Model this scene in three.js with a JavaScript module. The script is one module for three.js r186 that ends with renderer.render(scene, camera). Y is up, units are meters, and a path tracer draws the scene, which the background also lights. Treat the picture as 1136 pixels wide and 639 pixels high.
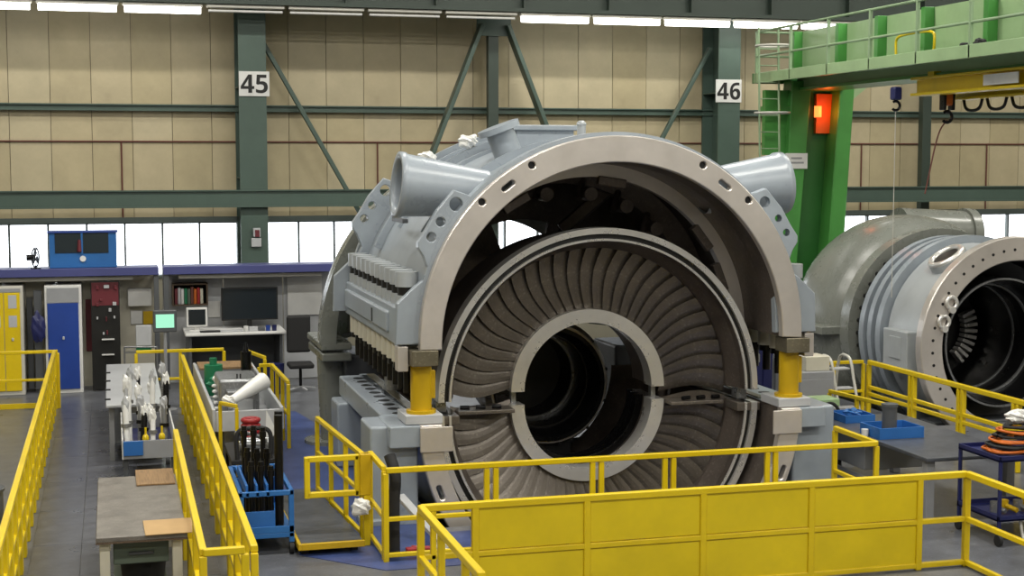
import * as THREE from 'three';
import { mergeGeometries } from 'three/addons/utils/BufferGeometryUtils.js';
import { RoundedBoxGeometry } from 'three/addons/geometries/RoundedBoxGeometry.js';
import { TextGeometry } from 'three/addons/geometries/TextGeometry.js';
import { FontLoader } from 'three/addons/loaders/FontLoader.js';
import { RectAreaLightUniformsLib } from 'three/addons/lights/RectAreaLightUniformsLib.js';
RectAreaLightUniformsLib.init();

// ---------------------------------------------------------------- camera, sky, exposure, lights
const scene = new THREE.Scene();
const FOCAL = 1640, EYE = 4.6, PITCH = Math.atan(141.5 / FOCAL), YAW = Math.atan(447 * Math.cos(PITCH) / FOCAL);
const camera = new THREE.PerspectiveCamera(2 * Math.atan(319.5 / FOCAL) * 180 / Math.PI, 1136 / 639, 0.1, 200);
camera.position.set(0, EYE, 0);
camera.lookAt(Math.sin(YAW) * Math.cos(PITCH), EYE - Math.sin(PITCH), -Math.cos(YAW) * Math.cos(PITCH));
scene.add(camera);
const renderer = new THREE.WebGLRenderer();
renderer.toneMapping = THREE.LinearToneMapping;
renderer.toneMappingExposure = 1.3;
renderer.shadowMap.enabled = true;
scene.background = new THREE.Color().setRGB(2.6, 2.75, 2.9);          // overcast daylight outside the windows
const HALL_LAMP = 42, HALL_LAMP_COLOR = [1.0, 0.965, 0.88];         // ceiling lamps (radiance)
const TUBE = 9;                                                       // fluorescent tubes along the wall (radiance)

// pixel of the 1136 x 639 photograph -> direction, then a point on a known plane
const sY = Math.sin(YAW), cY = Math.cos(YAW), sP = Math.sin(PITCH), cP = Math.cos(PITCH);
const ray = (px, py) => { const a = (px - 568) / FOCAL, b = (319.5 - py) / FOCAL; return [sY * cP + cY * a + sY * sP * b, -sP + cP * b, -cY * cP + sY * a - cY * sP * b]; };
const onZ = (px, py, z) => { const r = ray(px, py), k = z / r[2]; return [r[0] * k, EYE + r[1] * k, z]; };
const onY = (px, py, y) => { const r = ray(px, py), k = (y - EYE) / r[1]; return [r[0] * k, y, r[2] * k]; };

// ---------------------------------------------------------------- helpers
let seed = 7;
const rnd = (a = 0, b = 1) => { seed = (seed * 16807) % 2147483647; return a + (b - a) * (seed / 2147483647); };
const PI = Math.PI, V = (x, y, z) => new THREE.Vector3(x, y, z);
const box = (x0, x1, y0, y1, z0, z1) => new THREE.BoxGeometry(Math.abs(x1 - x0), Math.abs(y1 - y0), Math.abs(z1 - z0)).translate((x0 + x1) / 2, (y0 + y1) / 2, (z0 + z1) / 2);
const rbox = (x0, x1, y0, y1, z0, z1, r = 0.015, s = 2) => new RoundedBoxGeometry(Math.abs(x1 - x0), Math.abs(y1 - y0), Math.abs(z1 - z0), s, r).translate((x0 + x1) / 2, (y0 + y1) / 2, (z0 + z1) / 2);
function along(g, a, b) {                                              // geometry built along +y, unit length, from a to b
  const A = V(...a), B = V(...b), d = B.clone().sub(A), L = d.length();
  g.scale(1, L, 1); g.translate(0, L / 2, 0);
  return g.applyQuaternion(new THREE.Quaternion().setFromUnitVectors(V(0, 1, 0), d.normalize())).translate(...a);
}
const rod = (a, b, r, s = 12, r2 = r) => along(new THREE.CylinderGeometry(r2, r, 1, s), a, b);
function bar(a, b, w, h = w) {                                         // rectangular bar from a to b, upright
  const A = V(...a), B = V(...b), d = B.clone().sub(A), L = d.length();
  const g = new RoundedBoxGeometry(w, h, L, 1, Math.min(w, h) * 0.18), m = new THREE.Matrix4();
  const up = Math.abs(d.y) > 0.999 * L ? V(0, 0, 1) : V(0, 1, 0);
  m.lookAt(A, B, up); return g.applyMatrix4(m).translate((a[0] + b[0]) / 2, (a[1] + b[1]) / 2, (a[2] + b[2]) / 2);
}
const tube = (pts, r, s = 8, n = 40) => new THREE.TubeGeometry(new THREE.CatmullRomCurve3(pts.map((p) => V(...p))), n, r, s);
const turnY = (g, a, x, z) => g.translate(-x, 0, -z).rotateY(a).translate(x, 0, z);
// swept about an axis parallel to z through (cx, cy): closed = profile polygon with end faces
function sweep(prof, cx, cy, a0 = 0, a1 = 2 * PI, seg = 64, closed = false) {
  const pos = [], nor = [], uvs = [], n = prof.length, E = closed ? n : n - 1; let run = 0;
  for (let i = 0; i < E; i++) {
    const [r0, z0] = prof[i], [r1, z1] = prof[(i + 1) % n]; let nr = z0 - z1, nz = r1 - r0; const l = Math.hypot(nr, nz) || 1; nr /= l; nz /= l;
    for (let k = 0; k < seg; k++) {
      const A = a0 + (a1 - a0) * k / seg, B = a0 + (a1 - a0) * (k + 1) / seg;
      const p = (r, z, a) => [cx + r * Math.cos(a), cy + r * Math.sin(a), z], q = (a) => [nr * Math.cos(a), nr * Math.sin(a), nz];
      for (const [r, z, a] of [[r0, z0, A], [r0, z0, B], [r1, z1, B], [r0, z0, A], [r1, z1, B], [r1, z1, A]]) { pos.push(...p(r, z, a)); nor.push(...q(a)); uvs.push(a * Math.max(r0, r1), run + Math.hypot(r - r0, z - z0)); }
    }
    run += l;
  }
  if (closed && a1 - a0 < 2 * PI - 1e-3) for (const a of [a0, a1]) {
    const s = a === a0 ? 1 : -1, nn = [Math.sin(a) * s, -Math.cos(a) * s, 0];
    for (let i = 1; i < n - 1; i++) for (const j of [0, i, i + 1]) { const [r, z] = prof[j]; pos.push(cx + r * Math.cos(a), cy + r * Math.sin(a), z); nor.push(...nn); uvs.push(r, z); }
  }
  for (let i = 0; i < pos.length; i += 9) {                             // winding follows the normals
    const a = V(pos[i + 3] - pos[i], pos[i + 4] - pos[i + 1], pos[i + 5] - pos[i + 2]).cross(V(pos[i + 6] - pos[i], pos[i + 7] - pos[i + 1], pos[i + 8] - pos[i + 2]));
    if (a.x * nor[i] + a.y * nor[i + 1] + a.z * nor[i + 2] < 0) { for (const q of [pos, nor]) for (let k = 0; k < 3; k++) { const t = q[i + 3 + k]; q[i + 3 + k] = q[i + 6 + k]; q[i + 6 + k] = t; } for (let k = 0, j = i / 9 * 6; k < 2; k++) { const t = uvs[j + 2 + k]; uvs[j + 2 + k] = uvs[j + 4 + k]; uvs[j + 4 + k] = t; } }
  }
  const g = new THREE.BufferGeometry();
  g.setAttribute('position', new THREE.Float32BufferAttribute(pos, 3)); g.setAttribute('normal', new THREE.Float32BufferAttribute(nor, 3));
  g.setAttribute('uv', new THREE.Float32BufferAttribute(uvs, 2)); g.userData.swept = true;
  return g;
}
const smooth = (prof, n = 6) => new THREE.CatmullRomCurve3(prof.map(([a, b]) => V(a, b, 0))).getPoints(n * (prof.length - 1)).map((p) => [p.x, p.y]);
const annulus = (ri, ro, z0, z1, cx, cy, a0, a1, seg) => sweep([[ri, z0], [ro, z0], [ro, z1], [ri, z1]], cx, cy, a0, a1, seg, true);
const poly = (pts) => { const s = new THREE.Shape(); pts.forEach(([x, y], i) => i ? s.lineTo(x, y) : s.moveTo(x, y)); s.closePath(); return s; };
const plate = (shape, z0, depth, bevel = 0.012, curveSegments = 40) => new THREE.ExtrudeGeometry(shape, { depth: depth - 2 * bevel, bevelEnabled: bevel > 0, bevelSize: bevel, bevelThickness: bevel, bevelOffset: -bevel, bevelSegments: 1, curveSegments }).translate(0, 0, z0 - depth + bevel);
const hole = (shape, x, y, r) => { const p = new THREE.Path(); p.absarc(x, y, r, 0, 2 * PI, true); shape.holes.push(p); };
function slot(shape, x, y, ang, len, w) {
  const c = Math.cos(ang), s = Math.sin(ang), p = new THREE.Path(), pts = [];
  for (let k = 0; k <= 8; k++) { const a = -PI / 2 + PI * k / 8; pts.push([len / 2 + w * Math.cos(a), w * Math.sin(a)]); }
  for (let k = 0; k <= 8; k++) { const a = PI / 2 + PI * k / 8; pts.push([-len / 2 + w * Math.cos(a), w * Math.sin(a)]); }
  pts.reverse().forEach(([u, v], i) => p[i ? 'lineTo' : 'moveTo'](x + u * c - v * s, y + u * s + v * c)); p.closePath(); shape.holes.push(p);
}
function lump(x, y, z, rx, ry, rz, rough = 0.25, detail = 3, sd = 1) {   // crumpled sheet-wrapped shape
  const g = new THREE.IcosahedronGeometry(1, detail), p = g.attributes.position;
  for (let i = 0; i < p.count; i++) {
    const a = p.getX(i), b = p.getY(i), c = p.getZ(i);
    const k = 1 + rough * (Math.sin(5.1 * a + 3.3 * b + sd) * Math.sin(4.3 * b - 2.7 * c + 2 * sd) + 0.6 * Math.abs(Math.sin(9.2 * c + 7.1 * a - sd)) - 0.3);
    p.setXYZ(i, a * k * rx, b * k * ry, c * k * rz);
  }
  g.computeVertexNormals(); return g.translate(x, y, z);
}
function prep(list) {
  const gs = (Array.isArray(list) ? list : [list]).map((g) => { const h = g.index ? g.toNonIndexed() : g; for (const k of Object.keys(h.attributes)) if (!['position', 'normal', 'uv'].includes(k)) h.deleteAttribute(k); return h; });
  for (const g of gs) {
    if (g.userData.swept) continue;
    const p = g.attributes.position, n = g.attributes.normal, uv = new Float32Array(p.count * 2);
    for (let i = 0; i < p.count; i += 3) {                              // uv in metres, one plane for each face
      const ax = Math.abs(n.getX(i) + n.getX(i + 1) + n.getX(i + 2)), ay = Math.abs(n.getY(i) + n.getY(i + 1) + n.getY(i + 2)), az = Math.abs(n.getZ(i) + n.getZ(i + 1) + n.getZ(i + 2));
      for (let j = i; j < i + 3; j++) { const [u, v] = ay >= ax && ay >= az ? [p.getX(j), p.getZ(j)] : ax >= az ? [p.getZ(j), p.getY(j)] : [p.getX(j), p.getY(j)]; uv[2 * j] = u; uv[2 * j + 1] = v; }
    }
    g.setAttribute('uv', new THREE.BufferAttribute(uv, 2));
  }
  return gs.length > 1 ? mergeGeometries(gs) : gs[0];
}
const taken = {};
const numbered = (n) => { const k = taken[n] = (taken[n] ?? -1) + 1; return k ? n + '_' + String(k).padStart(3, '0') : n; };
const bases = new WeakMap();
function tag(o, label, category, group, kind) { o.userData.label = label; o.userData.category = category; if (group) o.userData.group = group; if (kind) o.userData.kind = kind; return o; }
function thing(name, label, category, base = [0, 0, 0], group, kind) { // a Group at the thing's base; parts are given in world coordinates
  const o = new THREE.Group(); o.name = numbered(name); o.position.set(...base); bases.set(o, base); scene.add(o); return tag(o, label, category, group, kind);
}
function part(parent, name, geos, mat, label) {
  const b = bases.get(parent), g = prep(geos); g.translate(-b[0], -b[1], -b[2]);
  const m = new THREE.Mesh(g, mat); m.name = name; m.castShadow = m.receiveShadow = true; if (label) m.userData.label = label;
  bases.set(m, b); parent.add(m); return m;
}
function single(name, label, category, geos, mat, group, kind) {       // a thing that is one mesh
  const g = prep(geos); g.computeBoundingBox(); const c = g.boundingBox.getCenter(V(0, 0, 0)), b = [c.x, g.boundingBox.min.y, c.z];
  g.translate(-b[0], -b[1], -b[2]); const m = new THREE.Mesh(g, mat); m.name = numbered(name); m.position.set(...b); m.castShadow = m.receiveShadow = true;
  bases.set(m, b); scene.add(m); return tag(m, label, category, group, kind);
}
const struct = (name, label, category, geos, mat) => single(name, label, category, geos, mat, undefined, 'structure');
function dup(o, base, label) { const c = o.clone(); c.name = numbered(o.name.replace(/_\d{3}$/, '')); c.position.set(...base); c.userData = { ...o.userData }; if (label) c.userData.label = label; bases.set(c, base); scene.add(c); return c; }

// ---------------------------------------------------------------- procedural textures and materials
function noiseTex(size, fn, srgb) {
  const d = new Uint8Array(size * size * 4);
  for (let y = 0; y < size; y++) for (let x = 0; x < size; x++) { const v = fn(x / size, y / size), i = 4 * (y * size + x), c = Array.isArray(v) ? v : [v, v, v]; for (let k = 0; k < 3; k++) d[i + k] = Math.max(0, Math.min(255, 255 * c[k])); d[i + 3] = 255; }
  const t = new THREE.DataTexture(d, size, size); t.wrapS = t.wrapT = THREE.RepeatWrapping; t.magFilter = THREE.LinearFilter; t.minFilter = THREE.LinearMipmapLinearFilter; t.generateMipmaps = true;
  if (srgb) t.colorSpace = THREE.SRGBColorSpace; t.needsUpdate = true; return t;
}
const lat = (N, s) => { const a = []; let q = s; for (let i = 0; i < N * N; i++) { q = (q * 16807) % 2147483647; a.push(q / 2147483647); } return (u, v) => { const x = u * N, y = v * N, i = Math.floor(x), j = Math.floor(y), f = x - i, g = y - j, F = f * f * (3 - 2 * f), G = g * g * (3 - 2 * g), w = (i, j) => a[((j % N + N) % N) * N + (i % N + N) % N]; return (w(i, j) * (1 - F) + w(i + 1, j) * F) * (1 - G) + (w(i, j + 1) * (1 - F) + w(i + 1, j + 1) * F) * G; }; };
const n4 = lat(4, 11), n8 = lat(8, 23), n16 = lat(16, 37), n32 = lat(32, 51), n64 = lat(64, 71), n128 = lat(128, 91);
const fbm = (u, v) => 0.34 * n4(u, v) + 0.26 * n8(u, v) + 0.18 * n16(u, v) + 0.12 * n32(u, v) + 0.1 * n64(u, v);
const blotch = noiseTex(256, (u, v) => 0.86 + 0.14 * fbm(u, v), true);
const wear = noiseTex(256, (u, v) => { const s = n128(u, v) * 0.5 + n64(v, u) * 0.5, m = fbm(u, v); return 0.62 + 0.3 * m + 0.1 * (s > 0.7 ? 1 : 0); }, true);
const rough = noiseTex(256, (u, v) => 0.74 + 0.26 * fbm(v, u));
const grainTex = noiseTex(256, (u, v) => 0.7 + 0.3 * (0.5 * n128(u * 1, v * 0.06) + 0.3 * n64(u, v * 0.1) + 0.2 * n8(u, v)), true);
const fineBump = noiseTex(256, (u, v) => 0.5 * n128(u, v) + 0.5 * n64(u, v));
const lapped = noiseTex(256, (u, v) => 0.55 + 0.45 * (0.6 * n128(u * 0.05, v) + 0.4 * n32(u * 0.2, v)));
const sized = (t, m) => { const c = t.clone(); c.repeat.set(1 / m, 1 / m); c.needsUpdate = true; return c; };
const blotch3 = sized(blotch, 3), wear2 = sized(wear, 2), wear05 = sized(wear, 0.8), rough2 = sized(rough, 2), rough05 = sized(rough, 0.7), grain1 = sized(grainTex, 1.2), fine03 = sized(fineBump, 0.4), lapped1 = sized(lapped, 0.5);
const mat = (color, roughness, o = {}) => new THREE.MeshStandardMaterial({ color, roughness, metalness: 0, ...o });
const paint = (color, roughness = 0.42, o = {}) => mat(color, roughness, { map: blotch3, roughnessMap: rough2, ...o });
const metal = (color, roughness = 0.32, o = {}) => mat(color, roughness, { metalness: 0.6, map: wear2, roughnessMap: rough05, ...o });
const M = {
  floor: mat(0x7d8088, 0.36, { map: wear2, roughnessMap: rough2, bumpMap: fine03, bumpScale: 0.0006 }),
  floorBlue: mat(0x5468a8, 0.4, { map: wear2, roughnessMap: rough2 }),
  walkway: mat(0x767982, 0.34, { map: wear05, roughnessMap: rough2 }),
  concrete: mat(0x77756f, 0.85, { map: wear2 }),
  sheets: [0xc1b493, 0xbdb08e, 0xc4b898, 0xbaad8a].map((c) => paint(c, 0.6)),
  wallBase: paint(0x8d8877, 0.8), ceiling: paint(0x8a8a84, 0.8), seam: mat(0x5d5340, 0.8),
  green: paint(0x4c5f56, 0.5), greenDark: paint(0x38453d, 0.5), frame: paint(0x5a6460, 0.5),
  conduit: paint(0x6b3a30, 0.6),
  casing: paint(0x9fa8b1, 0.34), casingLight: paint(0xb0b5b8, 0.36), dome: paint(0x83867f, 0.32),
  machined: metal(0xe4ddd6, 0.4, { map: blotch3 }), machinedBright: metal(0xf2f0ec, 0.34, { map: blotch3 }), machinedDim: metal(0xa59d86, 0.42), steel: metal(0xb9bbbd, 0.34),
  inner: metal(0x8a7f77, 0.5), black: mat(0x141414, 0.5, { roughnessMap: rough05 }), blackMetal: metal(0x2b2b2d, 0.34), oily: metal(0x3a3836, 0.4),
  vane: metal(0x9a9187, 0.44), shroud: metal(0x8a7f77, 0.45),
  yellow: paint(0xeacb14, 0.4), yellowSheet: paint(0xe9cd16, 0.38), yellowDark: paint(0xd3ad14, 0.45),
  craneGreen: paint(0x4a9142, 0.42), craneLight: paint(0x9cb98a, 0.45), craneDeepShade: paint(0x2c6a2c, 0.45), rail: paint(0x8fa884, 0.45),  // deep tone is a darker crane green, recess shade put into the colour
  white: paint(0xe4e4e2, 0.5), offWhite: paint(0xcfcdc4, 0.55), cream: paint(0xd4cfbd, 0.55), grey: paint(0x9a9ca0, 0.5), greyDark: paint(0x55585c, 0.5), greyLight: paint(0xbfc1c4, 0.5),
  wrap: new THREE.MeshPhysicalMaterial({ color: 0xe6e6e3, roughness: 0.35, clearcoat: 0.4, roughnessMap: rough05 }),
  blue: paint(0x2f6fb5, 0.42), blueDeep: paint(0x23459a, 0.42), navy: paint(0x20265c, 0.45), violet: paint(0x4a4f86, 0.5), blueBox: paint(0x2b6ab4, 0.5),
  benchTop: mat(0x98928a, 0.45, { map: wear05, roughnessMap: rough05 }), woodEdge: mat(0x6d5a48, 0.6, { map: grain1 }), cardboard: mat(0xc4a271, 0.8, { map: blotch3 }), ply: mat(0x9d7d56, 0.7, { map: grain1 }),
  benchGreen: paint(0x5e6a5c, 0.55), sheetSteel: mat(0xd3d6da, 0.36, { metalness: 0.3, map: blotch3 }), plateDark: mat(0x63676f, 0.4, { map: wear05, roughnessMap: rough05 }),
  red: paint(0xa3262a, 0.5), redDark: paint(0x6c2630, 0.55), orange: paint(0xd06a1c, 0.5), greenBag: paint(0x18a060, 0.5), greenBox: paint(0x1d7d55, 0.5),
  screenOff: mat(0x20262b, 0.18), rubber: mat(0x1b1b1c, 0.75), ink: mat(0x111111, 0.6), darkGlass: mat(0x2a3236, 0.12),
  screenOn: mat(0x0c3a2a, 0.3, { emissive: new THREE.Color().setRGB(0.42, 0.95, 0.66), emissiveIntensity: 0.75 }),
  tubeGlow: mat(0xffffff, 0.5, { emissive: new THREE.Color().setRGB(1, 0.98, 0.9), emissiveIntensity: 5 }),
  lampGlow: mat(0xffffff, 0.5, { emissive: new THREE.Color().setRGB(...HALL_LAMP_COLOR), emissiveIntensity: 5 }),
  beacon: mat(0xff5522, 0.4, { emissive: new THREE.Color().setRGB(1, 0.16, 0.03), emissiveIntensity: 2.5 }),
  glass: new THREE.MeshPhysicalMaterial({ color: 0xffffff, roughness: 0.02, transmission: 1, thickness: 0 }),
};
const font = await new FontLoader().loadAsync('fonts/droid/droid_sans_bold.typeface.json');
function lettering(t, size, x, y, z, depth = 0.004) { const g = new TextGeometry(t, { font, size, depth, curveSegments: 6 }); g.computeBoundingBox(); const b = g.boundingBox; return g.translate(x - (b.min.x + b.max.x) / 2, y - (b.min.y + b.max.y) / 2, z); }

// ---------------------------------------------------------------- the hall
const X0 = -9, X1 = 29, ZB = -34, ZF = 15, TOP = 13.2;
const CX = 6.31, SPLIT = 1.28, RAISE = 2.25;                           // turbine axis, height of the lower and of the lifted half
{ // floor with the assembly pit
  const s = poly([[X0, -ZB], [X1, -ZB], [X1, -ZF], [X0, -ZF]]), p = new THREE.Path();
  [[3.95, 17.85], [8.67, 17.85], [8.67, 23.2], [3.95, 23.2]].forEach(([x, y], i) => p[i ? 'lineTo' : 'moveTo'](x, y)); p.closePath(); s.holes.push(p);
  const p2 = new THREE.Path(); [[13.6, 22.6], [17.75, 22.6], [17.75, 28.4], [13.6, 28.4]].forEach(([x, y], i) => p2[i ? 'lineTo' : 'moveTo'](x, y)); p2.closePath(); s.holes.push(p2);
  struct('floor', 'dark grey coated workshop floor', 'floor', new THREE.ExtrudeGeometry(s, { depth: 0.3, bevelEnabled: false }).rotateX(-PI / 2).translate(0, -0.3, 0), M.floor);
  const pit = thing('floor_pit', 'concrete assembly pit under the open turbine casing', 'pit', [CX, -1.9, -20.5], undefined, 'structure');
  part(pit, 'pit_wall', [box(3.75, 3.949, -1.9, -0.301, -23.4, -17.65), box(8.671, 8.87, -1.9, -0.301, -23.4, -17.65), box(3.949, 8.671, -1.9, -0.301, -17.849, -17.65), box(3.949, 8.671, -1.9, -0.301, -23.4, -23.201)], M.concrete);
  part(pit, 'pit_bottom', box(3.75, 8.87, -2.1, -1.9, -23.4, -17.65), M.concrete);
  const pit2 = thing('floor_pit', 'concrete pit under the assembled turbine behind the yellow fence', 'pit', [15.7, -1.3, -25.5], undefined, 'structure');
  part(pit2, 'pit_wall', [box(13.4, 13.599, -1.3, -0.301, -28.6, -22.4), box(17.751, 17.95, -1.3, -0.301, -28.6, -22.4), box(13.599, 17.751, -1.3, -0.301, -22.599, -22.4), box(13.599, 17.751, -1.3, -0.301, -28.6, -28.401)], M.concrete);
  part(pit2, 'pit_bottom', box(13.4, 17.95, -1.5, -1.3, -28.6, -22.4), M.concrete);
}
struct('ceiling', 'grey hall ceiling high above the machines', 'ceiling', box(X0 - 0.3, X1 + 0.3, TOP, TOP + 0.3, ZB - 0.6, ZF + 0.3), M.ceiling);
struct('wall_left', 'plain pale side wall of the hall', 'wall', box(X0 - 0.3, X0, -0.3, TOP, ZB - 0.6, ZF), M.wallBase);
struct('wall_right', 'plain pale end wall of the hall', 'wall', box(X1, X1 + 0.3, -0.3, TOP, ZB - 0.6, ZF), M.wallBase);
struct('wall_front', 'plain pale wall facing the window wall', 'wall', box(X0 - 0.3, X1 + 0.3, -0.3, TOP, ZF, ZF + 0.3), M.wallBase);

const C45 = 3.06, BAY = 11.24, COLZ = -32.9, WIN0 = 2.0, WIN1 = 3.23;
const wall = thing('wall_back', 'beige sheet metal hall wall above a band of windows', 'wall', [10, 0, ZB], undefined, 'structure');
part(wall, 'wall_core', [box(X0, X1, -0.3, WIN0, ZB - 0.6, ZB - 0.08), box(X0, X1, WIN1, TOP, ZB - 0.6, ZB - 0.08)], M.seam);
{
  const w = 0.89, rows = [[3.27, 3.9], [3.92, 5.0], [5.03, 5.74], [5.77, 9.0]];
  for (let i = 0; i < 44; i++) for (const [y0, y1] of rows) {
    const x0 = X0 + 0.02 + i * w * 0.97; if (x0 + w > X1) continue;
    part(wall, 'wall_panel', box(x0 + 0.006, x0 + w * 0.97 - 0.006, y0, y1, ZB - 0.08, ZB - rnd(0, 0.01)), M.sheets[Math.floor(rnd(0, 4))]);
  }
  part(wall, 'sill_panel', box(X0, X1, 0, WIN0 - 0.02, ZB - 0.08, ZB), M.wallBase);
  part(wall, 'upper_panel', box(X0, X1, 9.02, TOP, ZB - 0.08, ZB), M.sheets[0]);
}
// windows: one band between each pair of columns
for (let b = -1; b < 3; b++) {
  const xa = Math.max(X0, C45 + b * BAY + 0.3), xb = Math.min(X1, C45 + (b + 1) * BAY - 0.3);
  const wn = thing('window_' + (b + 2), 'band of bright windows below the green beam', 'window', [(xa + xb) / 2, WIN0, ZB], undefined, 'structure');
  const n = Math.round((xb - xa) / 0.85), p = (xb - xa) / n;
  part(wn, 'window_frame', [box(xa - 0.3, xb + 0.3, WIN1 - 0.04, WIN1 + 0.03, ZB - 0.4, ZB + 0.03), box(xa - 0.3, xb + 0.3, WIN0 - 0.02, WIN0 + 0.04, ZB - 0.4, ZB + 0.05), box(xa - 0.3, xa, WIN0, WIN1, ZB - 0.3, ZB + 0.01), box(xb, xb + 0.3, WIN0, WIN1, ZB - 0.3, ZB + 0.01)], M.frame);
  for (let i = 0; i < n; i++) {
    if (i) part(wn, 'mullion', box(xa + i * p - 0.022, xa + i * p + 0.022, WIN0 + 0.04, WIN1 - 0.04, ZB - 0.22, ZB - 0.1), M.frame);
    part(wn, 'pane', box(xa + i * p + 0.022, xa + (i + 1) * p - 0.022, WIN0 + 0.04, WIN1 - 0.04, ZB - 0.165, ZB - 0.16), M.glass);
  }
}
// columns, girts, beams, bracing
function hallColumn(x, w, n, label, dark) {
  const c = thing('steel_column', label, 'column', [x, 0, COLZ], 'steel columns of the window wall', 'structure');
  part(c, 'flange', [box(x - w / 2, x + w / 2, 0, TOP, COLZ - 0.04, COLZ)], M.green); part(c, 'flange', [box(x - w / 2, x + w / 2, 0, TOP, COLZ - 1.02, COLZ - 0.96)], M.green);
  part(c, 'web', box(x - 0.02, x + 0.02, 0, TOP, COLZ - 0.98, COLZ - 0.03), M.green);
  part(c, 'stiffener', [2.2, 4.2, 6.2, 8.2].map((y) => box(x - w / 2 + 0.01, x + w / 2 - 0.01, y, y + 0.02, COLZ - 0.97, COLZ - 0.04)), M.green);
  if (n) {
    const s = thing('number_sign', n === 45 ? 'white number plate 45 above the workstation with the big screen' : 'white number plate 46 on the column beside the green crane', 'sign', [x, 5.9, COLZ]);
    const [sx, sy] = n === 45 ? onZ(282, 93, COLZ + 0.03) : onZ(808.5, 101, COLZ + 0.03);
    part(s, 'plate', rbox(sx - 0.33, sx + 0.33, sy - 0.27, sy + 0.27, COLZ + 0.005, COLZ + 0.03, 0.008, 1), M.white); part(s, 'numeral', lettering(String(n), 0.4, sx, sy, COLZ + 0.03), M.ink, 'black numerals');
  }
}
hallColumn(C45 - BAY, 0.6, 0, 'grey green steel column beyond the yellow cabinet'); hallColumn(C45, 0.6, 45, 'grey green steel column with plate 45 beside the big screen');
hallColumn(C45 + BAY, 0.56, 46, 'grey green steel column with plate 46 beside the crane'); hallColumn(C45 + 2 * BAY, 0.56, 0, 'grey green steel column far beyond the crane');
const hb = (name, label, y0, y1, z0, z1, m) => struct(name, label, 'beam', [box(X0, X1, y0, y1, z0, z1), box(X0, X1, y1 - 0.03, y1, z0 - 0.02, z1 + 0.06), box(X0, X1, y0, y0 + 0.03, z0 - 0.02, z1 + 0.06)], m);
hb('trim_1', 'long green beam running above the windows', 3.58, 3.96, COLZ + 0.02, COLZ + 0.1, M.green);
hb('trim_2', 'slim green girt across the upper wall panels', 5.69, 5.84, ZB + 0.02, ZB + 0.12, M.green);
struct('trim_3', 'dark brown conduit running along the wall panels', 'conduit', [rod([X0, 5.02, ZB + 0.03], [X1, 5.02, ZB + 0.03], 0.018, 8), ...[-6, 0.27, 6, 11, 18.4, 22].map((x) => rod([x, 5.02, ZB + 0.03], [x, 3.3, ZB + 0.03], 0.018, 8))], M.conduit);
struct('trim_4', 'grey ledge directly above the windows', 'ledge', box(X0, X1, 3.22, 3.34, ZB, ZB + 0.14), M.frame);
{ // crane runway girder under the roof, brace frame in the middle of the bay
  const g = thing('runway_girder', 'dark green runway girder along the wall above the lamps', 'girder', [10, 7.9, -32.3], undefined, 'structure');
  part(g, 'web', box(X0, X1, 7.98, 9.2, -32.35, -32.3), M.greenDark); part(g, 'lower_flange', box(X0, X1, 7.9, 7.98, -32.55, -32.1), M.greenDark); part(g, 'upper_flange', box(X0, X1, 9.2, 9.28, -32.6, -32.05), M.greenDark);
  for (let i = 0; i < 19; i++) part(g, 'stiffener', box(X0 + 2 * i, X0 + 2 * i + 0.03, 7.98, 9.2, -32.3, -32.12), M.greenDark);
  const zb = -33.4, mx = 8.6;
  for (const [k, x] of [[0, mx], [1, mx + BAY]]) {
    const f = thing('brace_frame', k ? 'dark green post far right of the crane hooks' : 'green inverted V brace frame above the nozzle casing', 'brace', [x, 0, zb], undefined, 'structure');
    part(f, 'post', box(x - 0.12, x + 0.12, 0, 7.9, zb - 0.1, zb + 0.1), M.greenDark);
    if (!k) { part(f, 'gusset', plate(poly([[x - 0.4, 7.9], [x + 0.4, 7.9], [x + 0.42, 7.45], [x - 0.42, 7.45]]), zb + 0.16, 0.05, 0.005), M.green); for (const s of [-1, 1]) part(f, 'strut', bar([x + s * 0.3, 7.7, zb + 0.2], [x + s * 1.78, 4.0, zb + 0.2], 0.34, 0.1), M.green); }
  }
  for (const [x, s, l] of [[C45 + 0.25, 1, 'slim diagonal brace rod beside column 45'], [C45 + BAY - 0.25, -1, 'slim diagonal brace rod beside column 46']]) struct('trim_' + (s > 0 ? 5 : 6), l, 'brace', bar([x, 7.3, -33.5], [x + s * 2.7, 2.5, -33.5], 0.13, 0.1), M.green);
}
// ---------------------------------------------------------------- lamps
function tubeLamp(x0, x1, y, z, on, i) {
  const l = thing('fluorescent_lamp', on ? 'lit fluorescent tube lamp hanging in the row before the wall' : 'unlit fluorescent tube lamp hanging in the row before the wall', 'lamp', [(x0 + x1) / 2, y, z], on ? 'lit tubes of the wall lamp row' : 'unlit tubes of the wall lamp row');
  part(l, 'housing', rbox(x0 + 0.01, x1 - 0.01, y + 0.06, y + 0.13, z - 0.09, z + 0.09, 0.02, 1), M.offWhite);
  part(l, 'tube', rod([x0 + 0.05, y, z], [x1 - 0.05, y, z], on ? 0.08 : 0.028, 14), on ? M.tubeGlow : M.white);  // lit tube drawn thicker, its bloom put into the shape
  part(l, 'hanger', [rod([x0 + 0.2, y + 0.11, z], [x0 + 0.2, 7.92, z - 0.01], 0.012, 6), rod([x1 - 0.2, y + 0.11, z], [x1 - 0.2, 7.92, z - 0.01], 0.012, 6)], M.greenDark);
  if (on) { const r = new THREE.RectAreaLight(new THREE.Color().setRGB(1, 0.98, 0.9), TUBE * 1.6, x1 - x0 - 0.1, 0.1); r.position.set((x0 + x1) / 2, y - 0.1, z); r.lookAt((x0 + x1) / 2, y - 5, z + 0.4); r.castShadow = true; r.name = 'tube_light'; scene.add(r); }
}
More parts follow.
